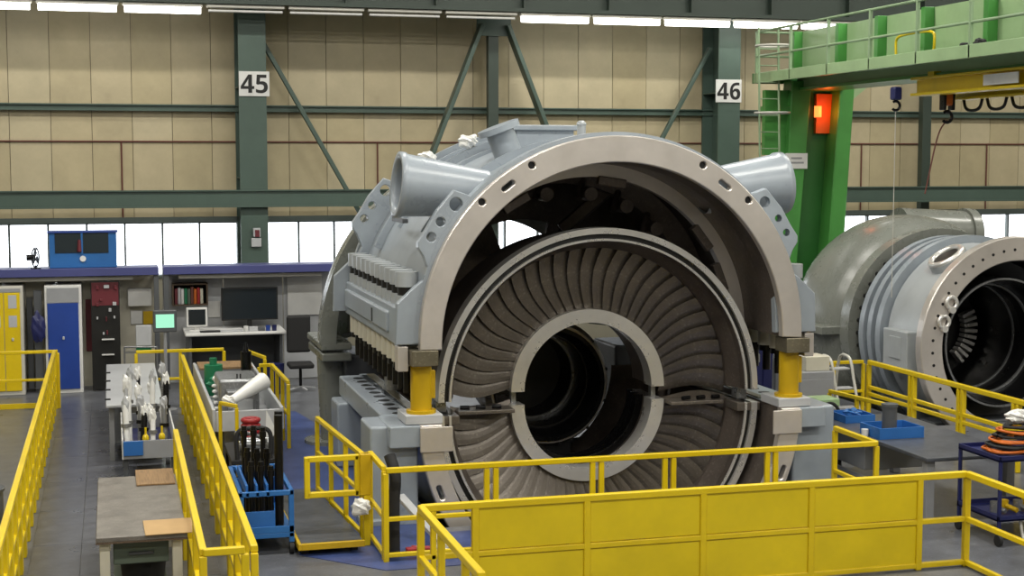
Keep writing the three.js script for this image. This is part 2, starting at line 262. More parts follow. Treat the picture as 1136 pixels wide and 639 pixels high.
{
  const z = -32.25, L = 1.72, y0 = 7.76, x0 = 8.9;
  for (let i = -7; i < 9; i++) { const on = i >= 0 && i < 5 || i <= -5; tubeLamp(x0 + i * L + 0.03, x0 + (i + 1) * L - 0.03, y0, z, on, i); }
  for (const z of [-25, -15, -5, 5]) for (const x of [-4, 3, 10, 17, 24]) {
    const l = thing('ceiling_lamp', 'long white high bay lamp under the hall ceiling', 'lamp', [x, 12.2, z], 'high bay lamps of the hall');
    part(l, 'housing', [rbox(x - 2, x + 2, 12.3, 12.5, z - 0.4, z + 0.4, 0.03, 1), rod([x - 1.5, 12.5, z], [x - 1.5, TOP, z], 0.02, 6), rod([x + 1.5, 12.5, z], [x + 1.5, TOP, z], 0.02, 6)], M.white);
    part(l, 'diffuser', box(x - 1.95, x + 1.95, 12.27, 12.3, z - 0.36, z + 0.36), M.lampGlow);
    const r = new THREE.RectAreaLight(new THREE.Color().setRGB(...HALL_LAMP_COLOR), HALL_LAMP, 3.9, 0.72); r.position.set(x, 12.25, z); r.lookAt(x, 0, z + 0.001); r.castShadow = true; r.name = 'hall_light'; scene.add(r);
  }
}
// ---------------------------------------------------------------- turbine: lifted upper casing
const ZT = -18, ZE = -22.7;
{
  const u = thing('turbine_upper_casing', 'lifted upper half of a grey turbine casing with machined arch flange', 'turbine casing', [CX, RAISE - 0.02, -20.3]);
  const fl = new THREE.Shape(); const Yu = RAISE;
  fl.moveTo(CX + 2.61, Yu - 0.02); fl.lineTo(CX + 2.61, Yu + 0.06); fl.absarc(CX, Yu + 0.06, 2.61, 0, PI, false); fl.lineTo(CX - 2.61, Yu - 0.02); fl.lineTo(CX - 2.33, Yu - 0.02); fl.absarc(CX, Yu, 2.33, PI, 0, true); fl.closePath();
  for (const s of [-1, 1]) { slot(fl, CX + s * 1.47, Yu + 2.03, s > 0 ? -0.63 : 0.63, 0.13, 0.035); hole(fl, CX + s * 1.81, Yu + 1.83, 0.048); hole(fl, CX + s * 1.16, Yu + 2.29, 0.048); }
  part(u, 'front_flange', plate(fl, ZT, 0.14, 0.012, 72), M.machined, 'machined bright arch flange with slots and bolt holes');
  part(u, 'bolt_hole_plug', [-1, 1].flatMap((s) => [[1.81, 1.83], [1.16, 2.29]].map(([x, y]) => rod([CX + s * x, Yu + y, ZT - 0.12], [CX + s * x, Yu + y, ZT - 0.05], 0.046, 12))), M.black);
  part(u, 'flange_rim', sweep([[2.5, ZT - 0.14], [2.66, ZT - 0.14], [2.66, ZT - 0.34], [2.5, ZT - 0.34]], CX, Yu + 0.06, 0.0, PI, 72, true), M.casing);
  part(u, 'shell', sweep([[2.4, ZT - 0.3], [2.5, ZT - 0.3], [2.54, ZT - 1.2], [2.6, ZT - 2.6], [2.66, ZE], [2.55, ZE], [2.4, ZT - 1.0]], CX, Yu, 0, PI, 72, true), M.casing);
  for (const z of [-19.55, -21.2]) part(u, 'stiffening_rib', annulus(2.5, 2.67, z, z - 0.06, CX, Yu, 0.55, PI - 0.55, 60), M.casing);
  part(u, 'rear_flange', [annulus(2.56, 2.72, ZE + 0.16, ZE + 0.05, CX, Yu, 0, PI, 72), annulus(2.56, 2.8, ZE - 0.02, ZE - 0.16, CX, Yu, 0, PI, 72)], M.casing);
  // ears that widen to the split flange, front and rear, both sides
  const ear = [[2.13, 1.98], [2.36, 1.72], [2.5, 1.48], [2.6, 1.34], [2.6, 1.26], [2.53, 1.15], [2.47, 0.98], [2.52, 0.86], [2.63, 0.78], [2.87, 0.56], [2.89, 0.04], [2.3, 0.04], [2.25, 1.0], [1.75, 1.85]];
  for (const s of [-1, 1]) for (const [z, k] of [[ZT - 0.15, 1], [ZE + 0.2, 1.05]]) {
    const sh = poly(ear.map(([x, y]) => [CX + s * x * k, Yu + y * k])); hole(sh, CX + s * 2.11 * k, Yu + 1.8 * k, 0.085); hole(sh, CX + s * 2.31 * k, Yu + 1.58 * k, 0.06); hole(sh, CX + s * 2.43 * k, Yu + 1.39 * k, 0.06);
    part(u, 'bracket_plate', plate(sh, z, 0.13, 0.01), M.casing);
  }
  // split flange with its bolts
  const N = 11;
  for (const s of [-1, 1]) {
    const X = (a) => CX + s * a;
    part(u, 'split_flange', [rbox(X(2.36), X(2.84), Yu, Yu + 0.5, ZT - 0.3, ZE + 0.1, 0.03), rbox(X(2.66), X(2.88), Yu + 0.12, Yu + 0.4, ZT - 0.9, ZE + 0.3, 0.03)], M.casing);
    for (let i = 0; i < N; i++) {
      const z = ZT - 0.48 - i * 0.385, x = X(2.68);
      const b = part(u, 'flange_bolt', rod([x, Yu + 0.75, z], [x, Yu + 0.94, z], 0.15, 14), M.casingLight, 'pale cylinder bolt nut');
      part(b, 'lower_nut', rod([x, Yu + 0.5, z], [x, Yu + 0.64, z], 0.135, 14), M.casingLight);
      part(b, 'washer', rod([x, Yu + 0.63, z], [x, Yu + 0.76, z], 0.125, 12), M.black);
      part(b, 'sleeve', rod([x, Yu - 0.26, z], [x, Yu, z], 0.13, 14), M.cream);
      part(b, 'stud', [rod([x, Yu - 0.34, z], [x, Yu - 0.26, z], 0.115, 10), rod([x, Yu - 0.62, z], [x, Yu - 0.3, z], 0.055, 10)], M.blackMetal);
    }
    const cleat = part(u, 'end_block', rbox(X(2.73), X(2.87), Yu - 0.3, Yu + 0.02, ZT - 0.34, ZT - 0.16, 0.012), M.machined); cleat.userData.label = 'machined block at the flange end';
  }
  part(u, 'nameplate_slot', [-1, 1].flatMap((s) => [box(CX + s * 2.875, CX + s * 2.888, Yu + 0.16, Yu + 0.34, -20.0, -19.92)]), M.black);
  for (const s of [-1, 1]) { // tapered branch pipes
    const g = new THREE.LatheGeometry([[0.30, -0.1], [0.41, 1.0], [0.43, 1.02], [0.43, 1.1], [0.35, 1.1], [0.34, 1.04], [0.28, 0.05], [0.01, 0.05]].map(([r, y]) => new THREE.Vector2(r, y)), 40);
    g.rotateZ(-s * (PI / 2 - 0.1)).translate(CX + s * 1.63, Yu + 1.93, ZT - 0.92);
    part(u, 'branch_pipe', g, M.casing, 'tapered open pipe stub');
    part(u, 'gusset', plate(poly([[CX + s * 1.9, Yu + 1.7], [CX + s * 2.35, Yu + 1.75], [CX + s * 2.1, Yu + 1.35]]), ZT - 0.9, 0.05, 0.005), M.casing);
  }
  { // radial neck with flange on the crown, rectangular pad beside it
    const a = 111 * PI / 180, d = [Math.cos(a), Math.sin(a)], q = (r, z = -20) => [CX + r * d[0], Yu + r * d[1], z];
    part(u, 'top_nozzle', [rod(q(2.45), q(2.98), 0.2, 24), rod(q(2.95), q(3.03), 0.3, 28)], M.casing);
    part(u, 'top_pad', [rbox(CX - 0.66, CX + 0.22, Yu + 2.5, Yu + 2.82, -21.4, -20.6, 0.02), rbox(CX - 0.72, CX + 0.26, Yu + 2.78, Yu + 2.86, -21.45, -20.55, 0.02)], M.casing);
    part(u, 'crown_lug', [rod([CX - 0.12, Yu + 2.6, -19.2], [CX - 0.12, Yu + 2.84, -19.2], 0.06, 12), lump(CX - 0.12, Yu + 2.84, -19.2, 0.065, 0.05, 0.065, 0.1, 2)], M.casingLight);
    for (const [px, py, k] of [[474, 176, 1], [520, 157, 2]]) { const p = onZ(px, py, -21.8); part(u, 'wrapped_lug', lump(p[0], p[1], p[2], 0.14, 0.1, 0.12, 0.3, 3, k), M.wrap, 'white plastic wrapped lug'); }
    part(u, 'rim_line', annulus(2.62, 2.74, -21.75, -21.85, CX, Yu, 0.4, PI - 0.4, 60), M.casing);
  }
  for (const [px, py, k] of [[442, 244, 0], [434, 299, 0]]) { const p = onZ(px, py, -20.3); part(u, 'surface_rib', rbox(p[0] - 0.02, p[0] + 0.06, p[1] - 0.03, p[1] + 0.03, -20.7, -19.9, 0.01), M.greyDark); }
  // inside
  part(u, 'bore', sweep([[2.34, ZT - 0.12], [2.31, ZT - 0.5], [2.31, ZT - 1.25], [2.16, ZT - 1.25]], CX, Yu, 0, PI, 72), M.inner, 'steel inner bore of the casing');
  part(u, 'inner_ring', annulus(2.13, 2.31, ZT - 1.2, ZT - 1.36, CX, Yu, 0.02, PI - 0.02, 72), M.machined, 'pale inner ring');
  part(u, 'inner_bore', sweep([[2.14, ZT - 1.36], [2.3, ZT - 1.5], [2.3, ZT - 2.4], [2.02, ZT - 2.5], [2.02, ZT - 2.75], [2.3, ZT - 2.85], [2.3, ZE + 0.05], [1.42, ZE + 0.05]], CX, Yu, 0, PI, 72), M.inner);
  for (const [a, r] of [[1.42, 2.08], [0.66, 2.08], [0.36, 2.05], [2.1, 2.06]]) { const x = CX + r * Math.cos(a), y = Yu + r * Math.sin(a); part(u, 'inner_clamp', rbox(-0.2, 0.2, -0.06, 0.06, -0.06, 0.06, 0.015, 1).rotateZ(a - PI / 2).translate(x, y, ZT - 1.2), M.inner); }
  for (const a of [0.5, 0.8, 1.1, 1.4, 1.75]) { const x = CX + 1.9 * Math.cos(a), y = Yu + 1.9 * Math.sin(a); part(u, 'inner_fitting', [rod([x, y, ZT - 2.4], [x, y, ZT - 2.1], 0.1, 10), rod([x * 0.98, y * 0.98, ZT - 2.3], [x, y + 0.2, ZT - 2.5], 0.05, 8)], M.inner); }
  for (const [a, b] of [[0, 1.28], [1.95, PI]]) part(u, 'rear_bulkhead', annulus(0.35, 1.44, ZE + 0.2, ZE + 0.1, CX, Yu, a, b, 30), M.inner);
  part(u, 'inner_strut', [bar([CX + 0.35, Yu + 1.3, -21.6], [CX + 1.3, Yu + 2.2, -21.2], 0.35, 0.2), bar([CX + 0.3, Yu + 1.22, -21.6], [CX + 0.9, Yu + 0.9, -21.6], 0.4, 0.25)], M.inner);
}
// ---------------------------------------------------------------- turbine: lower casing
{
  const l = thing('turbine_lower_casing', 'lower half of turbine casing standing in pit with machined split faces', 'turbine casing', [CX, SPLIT - 2.66, -20.3]), Y = SPLIT;
  const fl = new THREE.Shape(); fl.moveTo(CX - 2.61, Y); fl.absarc(CX, Y, 2.61, PI, 2 * PI, false); fl.lineTo(CX + 2.33, Y); fl.absarc(CX, Y, 2.33, 2 * PI, PI, true); fl.closePath();
  for (const s of [-1, 1]) for (const a of [0.354, 0.95]) slot(fl, CX + s * 2.51 * Math.cos(a), Y - 2.51 * Math.sin(a), s > 0 ? PI / 2 - a : PI / 2 + a, 0.13, 0.035);
  part(l, 'front_flange', plate(fl, ZT, 0.14, 0.012, 72), M.machined, 'machined lower flange with slots');
  part(l, 'shell', sweep([[2.36, ZT - 0.14], [2.5, ZT - 0.14], [2.54, ZT - 1.2], [2.6, ZT - 2.6], [2.62, ZE], [2.5, ZE], [2.4, ZT - 1.0]], CX, Y, PI, 2 * PI, 72, true), M.casing);
  part(l, 'bore', sweep([[2.34, ZT - 0.1], [2.34, ZE + 0.1], [1.5, ZE + 0.1]], CX, Y, PI, 2 * PI, 72), M.inner);
  for (const s of [-1, 1]) {
    const X = (a) => CX + s * a;
    const f = part(l, 'split_flange', [rbox(X(2.36), X(2.95), Y - 0.3, Y, ZT - 0.9, ZE + 0.1, 0.025), rbox(X(2.36), X(3.0), Y - 0.28, Y - 0.002, ZT - 0.02, ZT - 0.88, 0.02)], M.casing);
    for (let i = 0; i < 10; i++) part(f, 'bolt_hole', rod([X(2.7), Y - 0.01, ZT - 1.0 - i * 0.36], [X(2.7), Y + 0.004, ZT - 1.0 - i * 0.36], 0.085, 14), M.black);
    part(f, 'edge_strip', box(X(2.4), X(2.52), Y - 0.002, Y + 0.012, ZT - 0.9, ZE + 0.1), M.machinedDim);
    part(l, 'pedestal', [rbox(X(2.6), X(3.22), 0, Y - 0.02, ZT - 0.2, ZT - 0.95, 0.04), rbox(X(2.55), X(3.35), 0, 0.08, ZT - 0.1, ZT - 1.05, 0.015)], M.casing);
    part(l, 'pedestal', [rbox(X(2.6), X(3.1), 0, Y - 0.3, ZE + 0.9, ZE + 0.25, 0.04)], M.casing);
    part(l, 'front_pad', rbox(X(2.2), X(2.62), Y - 0.34, Y - 0.02, ZT + 0.03, ZT + 0.001, 0.01), M.machined);
  }
}
// jacks that carry the lifted half
for (const [s, z, l] of [[-1, ZT - 0.42, 'yellow jack column on the left split flange under the lifted casing'], [1, ZT - 0.42, 'yellow jack column beside the grey cabinet under the lifted casing']]) {
  const x = CX + s * 2.55, j = thing('support_jack', l, 'jack', [x, SPLIT, z]), y = SPLIT + 0.005;
  part(j, 'base_plate', rbox(x - 0.24, x + 0.24, y, y + 0.12, z - 0.2, z + 0.36, 0.012), M.greyLight);
  part(j, 'column', [rod([x, y + 0.12, z + 0.16], [x, y + 0.16, z + 0.16], 0.19, 20), rod([x, y + 0.15, z + 0.16], [x, y + 0.74, z + 0.16], 0.135, 24)], M.yellowDark, 'yellow painted jack body');
  part(j, 'lug', rbox(x + 0.1, x + 0.18, y + 0.3, y + 0.66, z + 0.12, z + 0.2, 0.01), M.yellowDark);
  part(j, 'top_block', rbox(x - 0.17, x + 0.17, y + 0.745, RAISE - 0.022, z + 0.08, z + 0.44, 0.012), M.machinedDim, 'machined steel block');
}
for (const s of [-1, 1]) { const x = CX + s * 2.41, z = -20.98, j = thing('screw_jack', s < 0 ? 'steel screw jack among the bolts at the rear left of the casing' : 'steel screw jack at the rear right inside of the casing', 'jack', [x, SPLIT, z]);
  part(j, 'body', rod([x, SPLIT + 0.012, z], [x, SPLIT + 0.5, z], 0.13, 16, 0.1), M.steel); part(j, 'spindle', [rod([x, SPLIT + 0.5, z], [x, RAISE - 0.06, z], 0.06, 12), rod([x, RAISE - 0.06, z], [x, RAISE - 0.001, z], 0.1, 16)], M.machinedBright); }
// ---------------------------------------------------------------- vane carrier (two halves)
{
  const NV = 27;
  // one vane: an airfoil swept from the outer shroud to the inner ring, built at angle 0
  function vaneGeo() {
    const st = 6, pr = [], n = 5; // stations along the radius, points along the chord
    const grid = [];
    for (let i = 0; i <= st; i++) {
      const t = i / st, r = 1.97 - 0.89 * t, zc = -0.02 - 0.22 * t, chord = 0.30 - 0.115 * t, lean = 0.06 * Math.sin(PI * t) - 0.03 * t, row = [];
      const loop = [];
      for (let k = 0; k < n; k++) { const c = k / (n - 1); loop.push([c, 0.10 * Math.sin(PI * c) + 0.02 * Math.sin(PI * Math.sqrt(c))]); }
      for (let k = n - 2; k > 0; k--) { const c = k / (n - 1); loop.push([c, 0.10 * Math.sin(PI * c) - 0.035 * Math.sin(PI * Math.sqrt(c))]); }
      for (const [c, h] of loop) { const tan = (c - 0.5) * chord * 1.0 - h * chord * 0.1, ax = (c - 0.5) * chord * 0.3 + h * chord * 0.55, a = lean + tan / r; row.push([r * Math.cos(a), r * Math.sin(a), zc + ax]); }
      grid.push(row);
    }
    const pos = []; for (let i = 0; i < st; i++) for (let k = 0; k < grid[0].length; k++) { const K = (k + 1) % grid[0].length, a = grid[i][k], b = grid[i + 1][k], c = grid[i + 1][K], d = grid[i][K]; pos.push(...a, ...b, ...c, ...a, ...c, ...d); }
    const g = new THREE.BufferGeometry(); g.setAttribute('position', new THREE.Float32BufferAttribute(pos, 3)); g.computeVertexNormals(); g.setAttribute('uv', new THREE.Float32BufferAttribute(new Float32Array(pos.length / 3 * 2), 2)); return prep(g);
  }
  const vg = vaneGeo(), ZV = -19.1;
  for (const up of [1, 0]) {
    const Y = up ? SPLIT + 0.18 : SPLIT, a0 = up ? 0 : PI, a1 = a0 + PI, dim = M.machinedBright;
    const c = thing('vane_carrier', up ? 'upper half of the vane carrier with fan of dark guide vanes and bright rings' : 'lower half of the vane carrier sunk into the casing behind the near railing', 'vane carrier', [CX, up ? Y : Y - 2.25, -19.3]);
    part(c, 'outer_ring', annulus(2.17, 2.25, -18.6, -18.85, CX, Y, a0, a1, 90), M.machinedBright, up ? 'bright outer rim' : undefined);
    part(c, 'groove', annulus(2.105, 2.17, -18.66, -18.85, CX, Y, a0, a1, 90), M.black);
    part(c, 'rim_line', annulus(2.075, 2.105, -18.61, -18.85, CX, Y, a0, a1, 90), M.machinedBright);
    part(c, 'shroud', sweep([[2.075, -18.64], [2.06, -18.75], [1.96, -19.02], [1.96, -19.5], [2.05, -19.5], [2.15, -18.85]], CX, Y, a0, a1, 90, true), M.shroud, 'conical steel shroud');
    part(c, 'body', sweep([[2.15, -18.85], [2.12, -20.3], [2.0, -20.7], [1.75, -20.7], [1.75, -20.6], [1.95, -20.3], [2.05, -18.9]], CX, Y, a0, a1, 60, true), M.inner);
    part(c, 'back_cone', sweep([[1.97, -19.42], [1.1, -19.62]], CX, Y, a0 + 0.02, a1 - 0.02, 60), M.inner);
    for (let i = 0; i < NV; i++) {
      const a = a0 + (i + (up ? 0.2 : 0.5)) * PI / NV; if (up && i > NV - 1) continue;
      const m = new THREE.Mesh(vg, M.vane); m.name = 'guide_vane'; m.position.set(0, Y - bases.get(c)[1], ZV - bases.get(c)[2]); m.rotation.z = a; m.castShadow = m.receiveShadow = true; c.add(m);
    }
    part(c, 'inner_ring', annulus(0.92, 1.105, -19.2, -19.5, CX, Y, a0, a1, 72), dim, up ? 'bright machined inner ring' : 'machined lower inner ring');
    part(c, 'inner_ring_body', annulus(0.96, 1.09, -19.5, -20.1, CX, Y, a0, a1, 60), M.inner);
    if (!up) { for (let i = 0; i < 3; i++) part(c, 'seal_ring', annulus(0.86 + 0.02 * i, 1.0, -19.66 - 0.22 * i, -19.72 - 0.22 * i, CX, Y, a0, a1, 60), M.blackMetal);
      for (const s of [-1, 1]) part(c, 'split_pad', [rbox(CX + s * 1.96, CX + s * 2.3, Y - 0.12, Y - 0.005, -18.62, -19.3, 0.01), rbox(CX + s * 1.12, CX + s * 1.9, Y - 0.06, Y - 0.01, -18.95, -19.3, 0.01)], M.vane); }
  }
  for (const s of [-1, 1]) for (const [d, w] of [[2.15, 0.14], [1.02, 0.07]]) single('spacer_block', `${d > 2 ? 'steel' : 'small steel'} spacer block between the vane carrier halves`, 'block', rbox(CX + s * (d - w / 2), CX + s * (d + w / 2), SPLIT + 0.001, SPLIT + 0.179, d > 2 ? -19.1 : -19.5, d > 2 ? -18.9 : -19.4, 0.006, 1), M.steel, 'spacer blocks in the carrier joint');
  // packing in the open joint
  for (const s of [-1, 1]) for (let i = 0; i < 3; i++) single('joint_bolt', 'short dark stud lying in the open joint of the vane carrier', 'stud', rod([CX + s * (1.3 + i * 0.22), SPLIT + 0.031, -18.99], [CX + s * (1.42 + i * 0.22), SPLIT + 0.031, -19.03], 0.03, 10), M.blackMetal, 'studs in the carrier joint');
}
{ // inner drum seen through the rings
  const Y = SPLIT, d = thing('inner_drum', 'dark hollow drum seen through the ring of guide vanes', 'drum', [CX - 0.05, Y - 0.86, -20.9]);
  const c = CX - 0.05;
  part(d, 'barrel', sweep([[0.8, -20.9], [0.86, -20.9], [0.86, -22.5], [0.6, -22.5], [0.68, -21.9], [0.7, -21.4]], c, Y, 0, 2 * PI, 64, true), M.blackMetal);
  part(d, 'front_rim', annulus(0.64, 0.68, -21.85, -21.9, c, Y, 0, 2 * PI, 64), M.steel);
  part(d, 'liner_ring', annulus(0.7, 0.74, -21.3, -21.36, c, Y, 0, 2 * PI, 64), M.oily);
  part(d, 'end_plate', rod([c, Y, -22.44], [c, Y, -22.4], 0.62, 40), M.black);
  part(d, 'rear_collar', sweep([[0.86, -20.95], [0.9, -20.95], [0.97, -21.1], [0.97, -21.6], [0.86, -21.6]], c, Y, 0, 2 * PI, 64, true), M.machined, 'pale machined collar with bolts');
  for (let i = 0; i < 12; i++) { const a = i * PI / 6 + 0.2; part(d, 'collar_bolt', rod([c + 0.93 * Math.cos(a), Y + 0.93 * Math.sin(a), -21.1], [c + 0.93 * Math.cos(a), Y + 0.93 * Math.sin(a), -20.98], 0.025, 8), M.black); }
  part(d, 'stand', [rbox(c - 0.4, c + 0.4, -1.01, Y - 0.9, -21.1, -21.5, 0.02)], M.black);
}
// ---------------------------------------------------------------- dome behind the turbine
{
  const Y = SPLIT + 0.4, z = -23.4, R = 3.08, d = thing('exhaust_dome', 'rounded grey exhaust dome behind the lifted casing', 'casing', [CX, 0, -24.6]);
  part(d, 'dome_shell', sweep([...smooth([[R, z], [R + 0.02, z - 0.5], [R - 0.12, z - 1.0], [R - 0.5, z - 1.5], [R - 1.1, z - 1.8]], 5), [R - 1.15, z - 1.7], [R - 0.6, z - 1.4], [R - 0.25, z - 0.9], [R - 0.12, z - 0.4], [R - 0.12, z]], CX, Y, 0, PI, 72, true), M.dome);
  part(d, 'front_flange', annulus(R - 0.2, R + 0.06, z + 0.1, z, CX, Y, 0, PI, 72), M.dome);
  for (const s of [-1, 1]) {
    part(d, 'split_rail', [rbox(CX + s * (R - 0.45), CX + s * (R + 0.05), Y - 0.1, Y + 0.02, z + 0.1, z - 1.6, 0.03), rbox(CX + s * (R - 0.45), CX + s * (R + 0.03), Y - 0.28, Y - 0.14, z + 0.1, z - 1.6, 0.03)], M.dome);
    part(d, 'leg', [along(new THREE.CylinderGeometry(0.26, 0.2, 1, 20), [CX + s * (R - 0.22), 0.02, z - 0.5], [CX + s * (R - 0.22), Y - 0.2, z - 0.5]), rod([CX + s * (R - 0.2), 0, z - 0.5], [CX + s * (R - 0.2), 0.06, z - 0.5], 0.45, 20)], M.dome);
    part(d, 'lower_skirt', rbox(CX + s * (R - 1.2), CX + s * (R - 0.35), 0.45, Y - 0.2, z - 0.1, z - 1.3, 0.05), M.greyDark);
  }
}
// ---------------------------------------------------------------- second turbine
{
  const x = 15.62, y = 1.32, z = -23, t = thing('assembled_turbine', 'assembled grey turbine with bolted pale front flange behind the yellow fence', 'turbine', [x, -1.3, -25.5]);
  const fs = new THREE.Shape(); fs.absarc(x, y, 1.93, 0, 2 * PI, false); const inn = new THREE.Path(); inn.absarc(x, y, 1.5, 0, 2 * PI, true); fs.holes.push(inn);
  const ff = part(t, 'front_flange', plate(fs, z, 0.2, 0.015, 64), M.machined, 'pale machined flange ring');
  for (let i = 0; i < 48; i++) { const a = i * 2 * PI / 48 + 0.06, r = 1.7; part(ff, 'bolt_hole', rod([x + r * Math.cos(a), y + r * Math.sin(a), z - 0.02], [x + r * Math.cos(a), y + r * Math.sin(a), z + 0.006], 0.028, 8), M.ink); }
  for (const a of [2.62, 2.85]) part(ff, 'eye_bolt', [new THREE.TorusGeometry(0.1, 0.035, 8, 20).translate(x + 1.58 * Math.cos(a), y + 1.58 * Math.sin(a), z + 0.05), rod([x + 1.58 * Math.cos(a), y + 1.58 * Math.sin(a) - 0.13, z + 0.02], [x + 1.58 * Math.cos(a), y + 1.58 * Math.sin(a) - 0.13, z + 0.1], 0.06, 10)], M.machinedBright);
  part(t, 'barrel', sweep([[1.5, z - 0.1], [1.8, z - 0.2], [1.74, z - 0.4], [1.74, z - 1.5], [1.66, z - 1.55], [1.66, z - 2.2], [1.4, z - 2.2]], x, y, 0, 2 * PI, 64), M.casingLight);
  for (const [r, z0, z1] of [[1.88, -1.55, -1.72], [1.84, -1.95, -2.1], [1.84, -2.25, -2.42]]) part(t, 'ring_flange', annulus(1.4, r, z + z0, z + z1, x, y, 0, 2 * PI, 64), M.casing);
  for (let i = 0; i < 16; i++) { const a = 1.2 + i * 0.14, r = 1.74; part(t, 'ring_bolt', rod([x + r * Math.cos(a), y + r * Math.sin(a), z - 2.4], [x + r * Math.cos(a), y + r * Math.sin(a), z - 2.63], 0.05, 8), M.blackMetal); }
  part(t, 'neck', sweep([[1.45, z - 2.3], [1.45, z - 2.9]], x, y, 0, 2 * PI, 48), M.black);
  part(t, 'dome_flange', annulus(1.4, 1.96, z - 2.62, z - 2.95, x, y, 0, 2 * PI, 64), M.dome);
  part(t, 'dome', sweep(smooth([[1.9, z - 2.95], [2.1, z - 3.3], [2.18, z - 3.9], [2.12, z - 4.5], [1.85, z - 5.1], [1.4, z - 5.5], [0.2, z - 5.6]]), x, y, 0, 2 * PI, 72), M.dome, 'rounded grey end dome');
  part(t, 'dome_pipe', [rod([x + 0.2, y + 1.8, z - 4.6], [x + 1.75, y + 1.72, z - 4.6], 0.5, 28), rod([x + 1.7, y + 1.72, z - 4.6], [x + 1.9, y + 1.71, z - 4.6], 0.56, 28)], M.dome);
  part(t, 'split_rail', rbox(x - 2.35, x - 1.6, y - 0.1, y + 0.06, z - 2.95, z - 5.0, 0.02), M.dome);
  part(t, 'split_rail', rbox(x + 1.6, x + 2.35, y - 0.1, y + 0.06, z - 2.95, z - 5.0, 0.02), M.dome);
  part(t, 'side_box', [rbox(x - 1.92, x - 1.6, y - 0.55, y + 0.22, z - 0.5, z - 1.35, 0.03), rbox(x - 1.94, x - 1.9, y - 0.3, y + 0.1, z - 0.7, z - 1.1, 0.01)], M.casingLight);
  { const a = 2.15, c = Math.cos(a), s = Math.sin(a), q = (r) => [x + r * c, y + r * s, z - 0.75]; const nz = part(t, 'hand_hole', [rod(q(1.68), q(1.84), 0.36, 28)], M.casingLight); part(nz, 'rim', new THREE.TorusGeometry(0.3, 0.06, 10, 28).rotateX(PI / 2).rotateZ(a - PI / 2).translate(...q(1.85)), M.machinedBright); part(nz, 'cover', rod(q(1.83), q(1.85), 0.27, 24), M.black); }
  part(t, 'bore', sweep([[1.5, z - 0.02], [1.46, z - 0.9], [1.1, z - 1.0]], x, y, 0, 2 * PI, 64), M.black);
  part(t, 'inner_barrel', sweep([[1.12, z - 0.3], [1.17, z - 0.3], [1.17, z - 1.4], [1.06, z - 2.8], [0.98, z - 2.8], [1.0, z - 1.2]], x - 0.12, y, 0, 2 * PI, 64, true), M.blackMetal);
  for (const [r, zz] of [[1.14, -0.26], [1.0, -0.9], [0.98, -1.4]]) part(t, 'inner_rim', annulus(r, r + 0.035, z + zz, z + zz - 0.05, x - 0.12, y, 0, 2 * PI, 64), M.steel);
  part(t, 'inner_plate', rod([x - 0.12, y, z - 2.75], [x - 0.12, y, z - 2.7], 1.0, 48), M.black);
  for (let i = 0; i < 9; i++) { const a = 0.42 - i * 0.16; part(t, 'inner_blade', rbox(-0.14, 0.14, -0.035, 0.035, -0.1, 0.1, 0.01, 1).rotateZ(a).translate(x - 0.12 + 0.72 * Math.cos(a), y + 0.72 * Math.sin(a), z - 2.5), M.machinedBright); }
  part(t, 'cradle', [rbox(x - 1.4, x + 1.4, -1.3, -0.1, z - 0.35, z - 0.9, 0.03), rbox(x - 1.4, x + 1.4, -1.3, -0.3, z - 3.4, z - 4.2, 0.03)], M.greyDark);
}
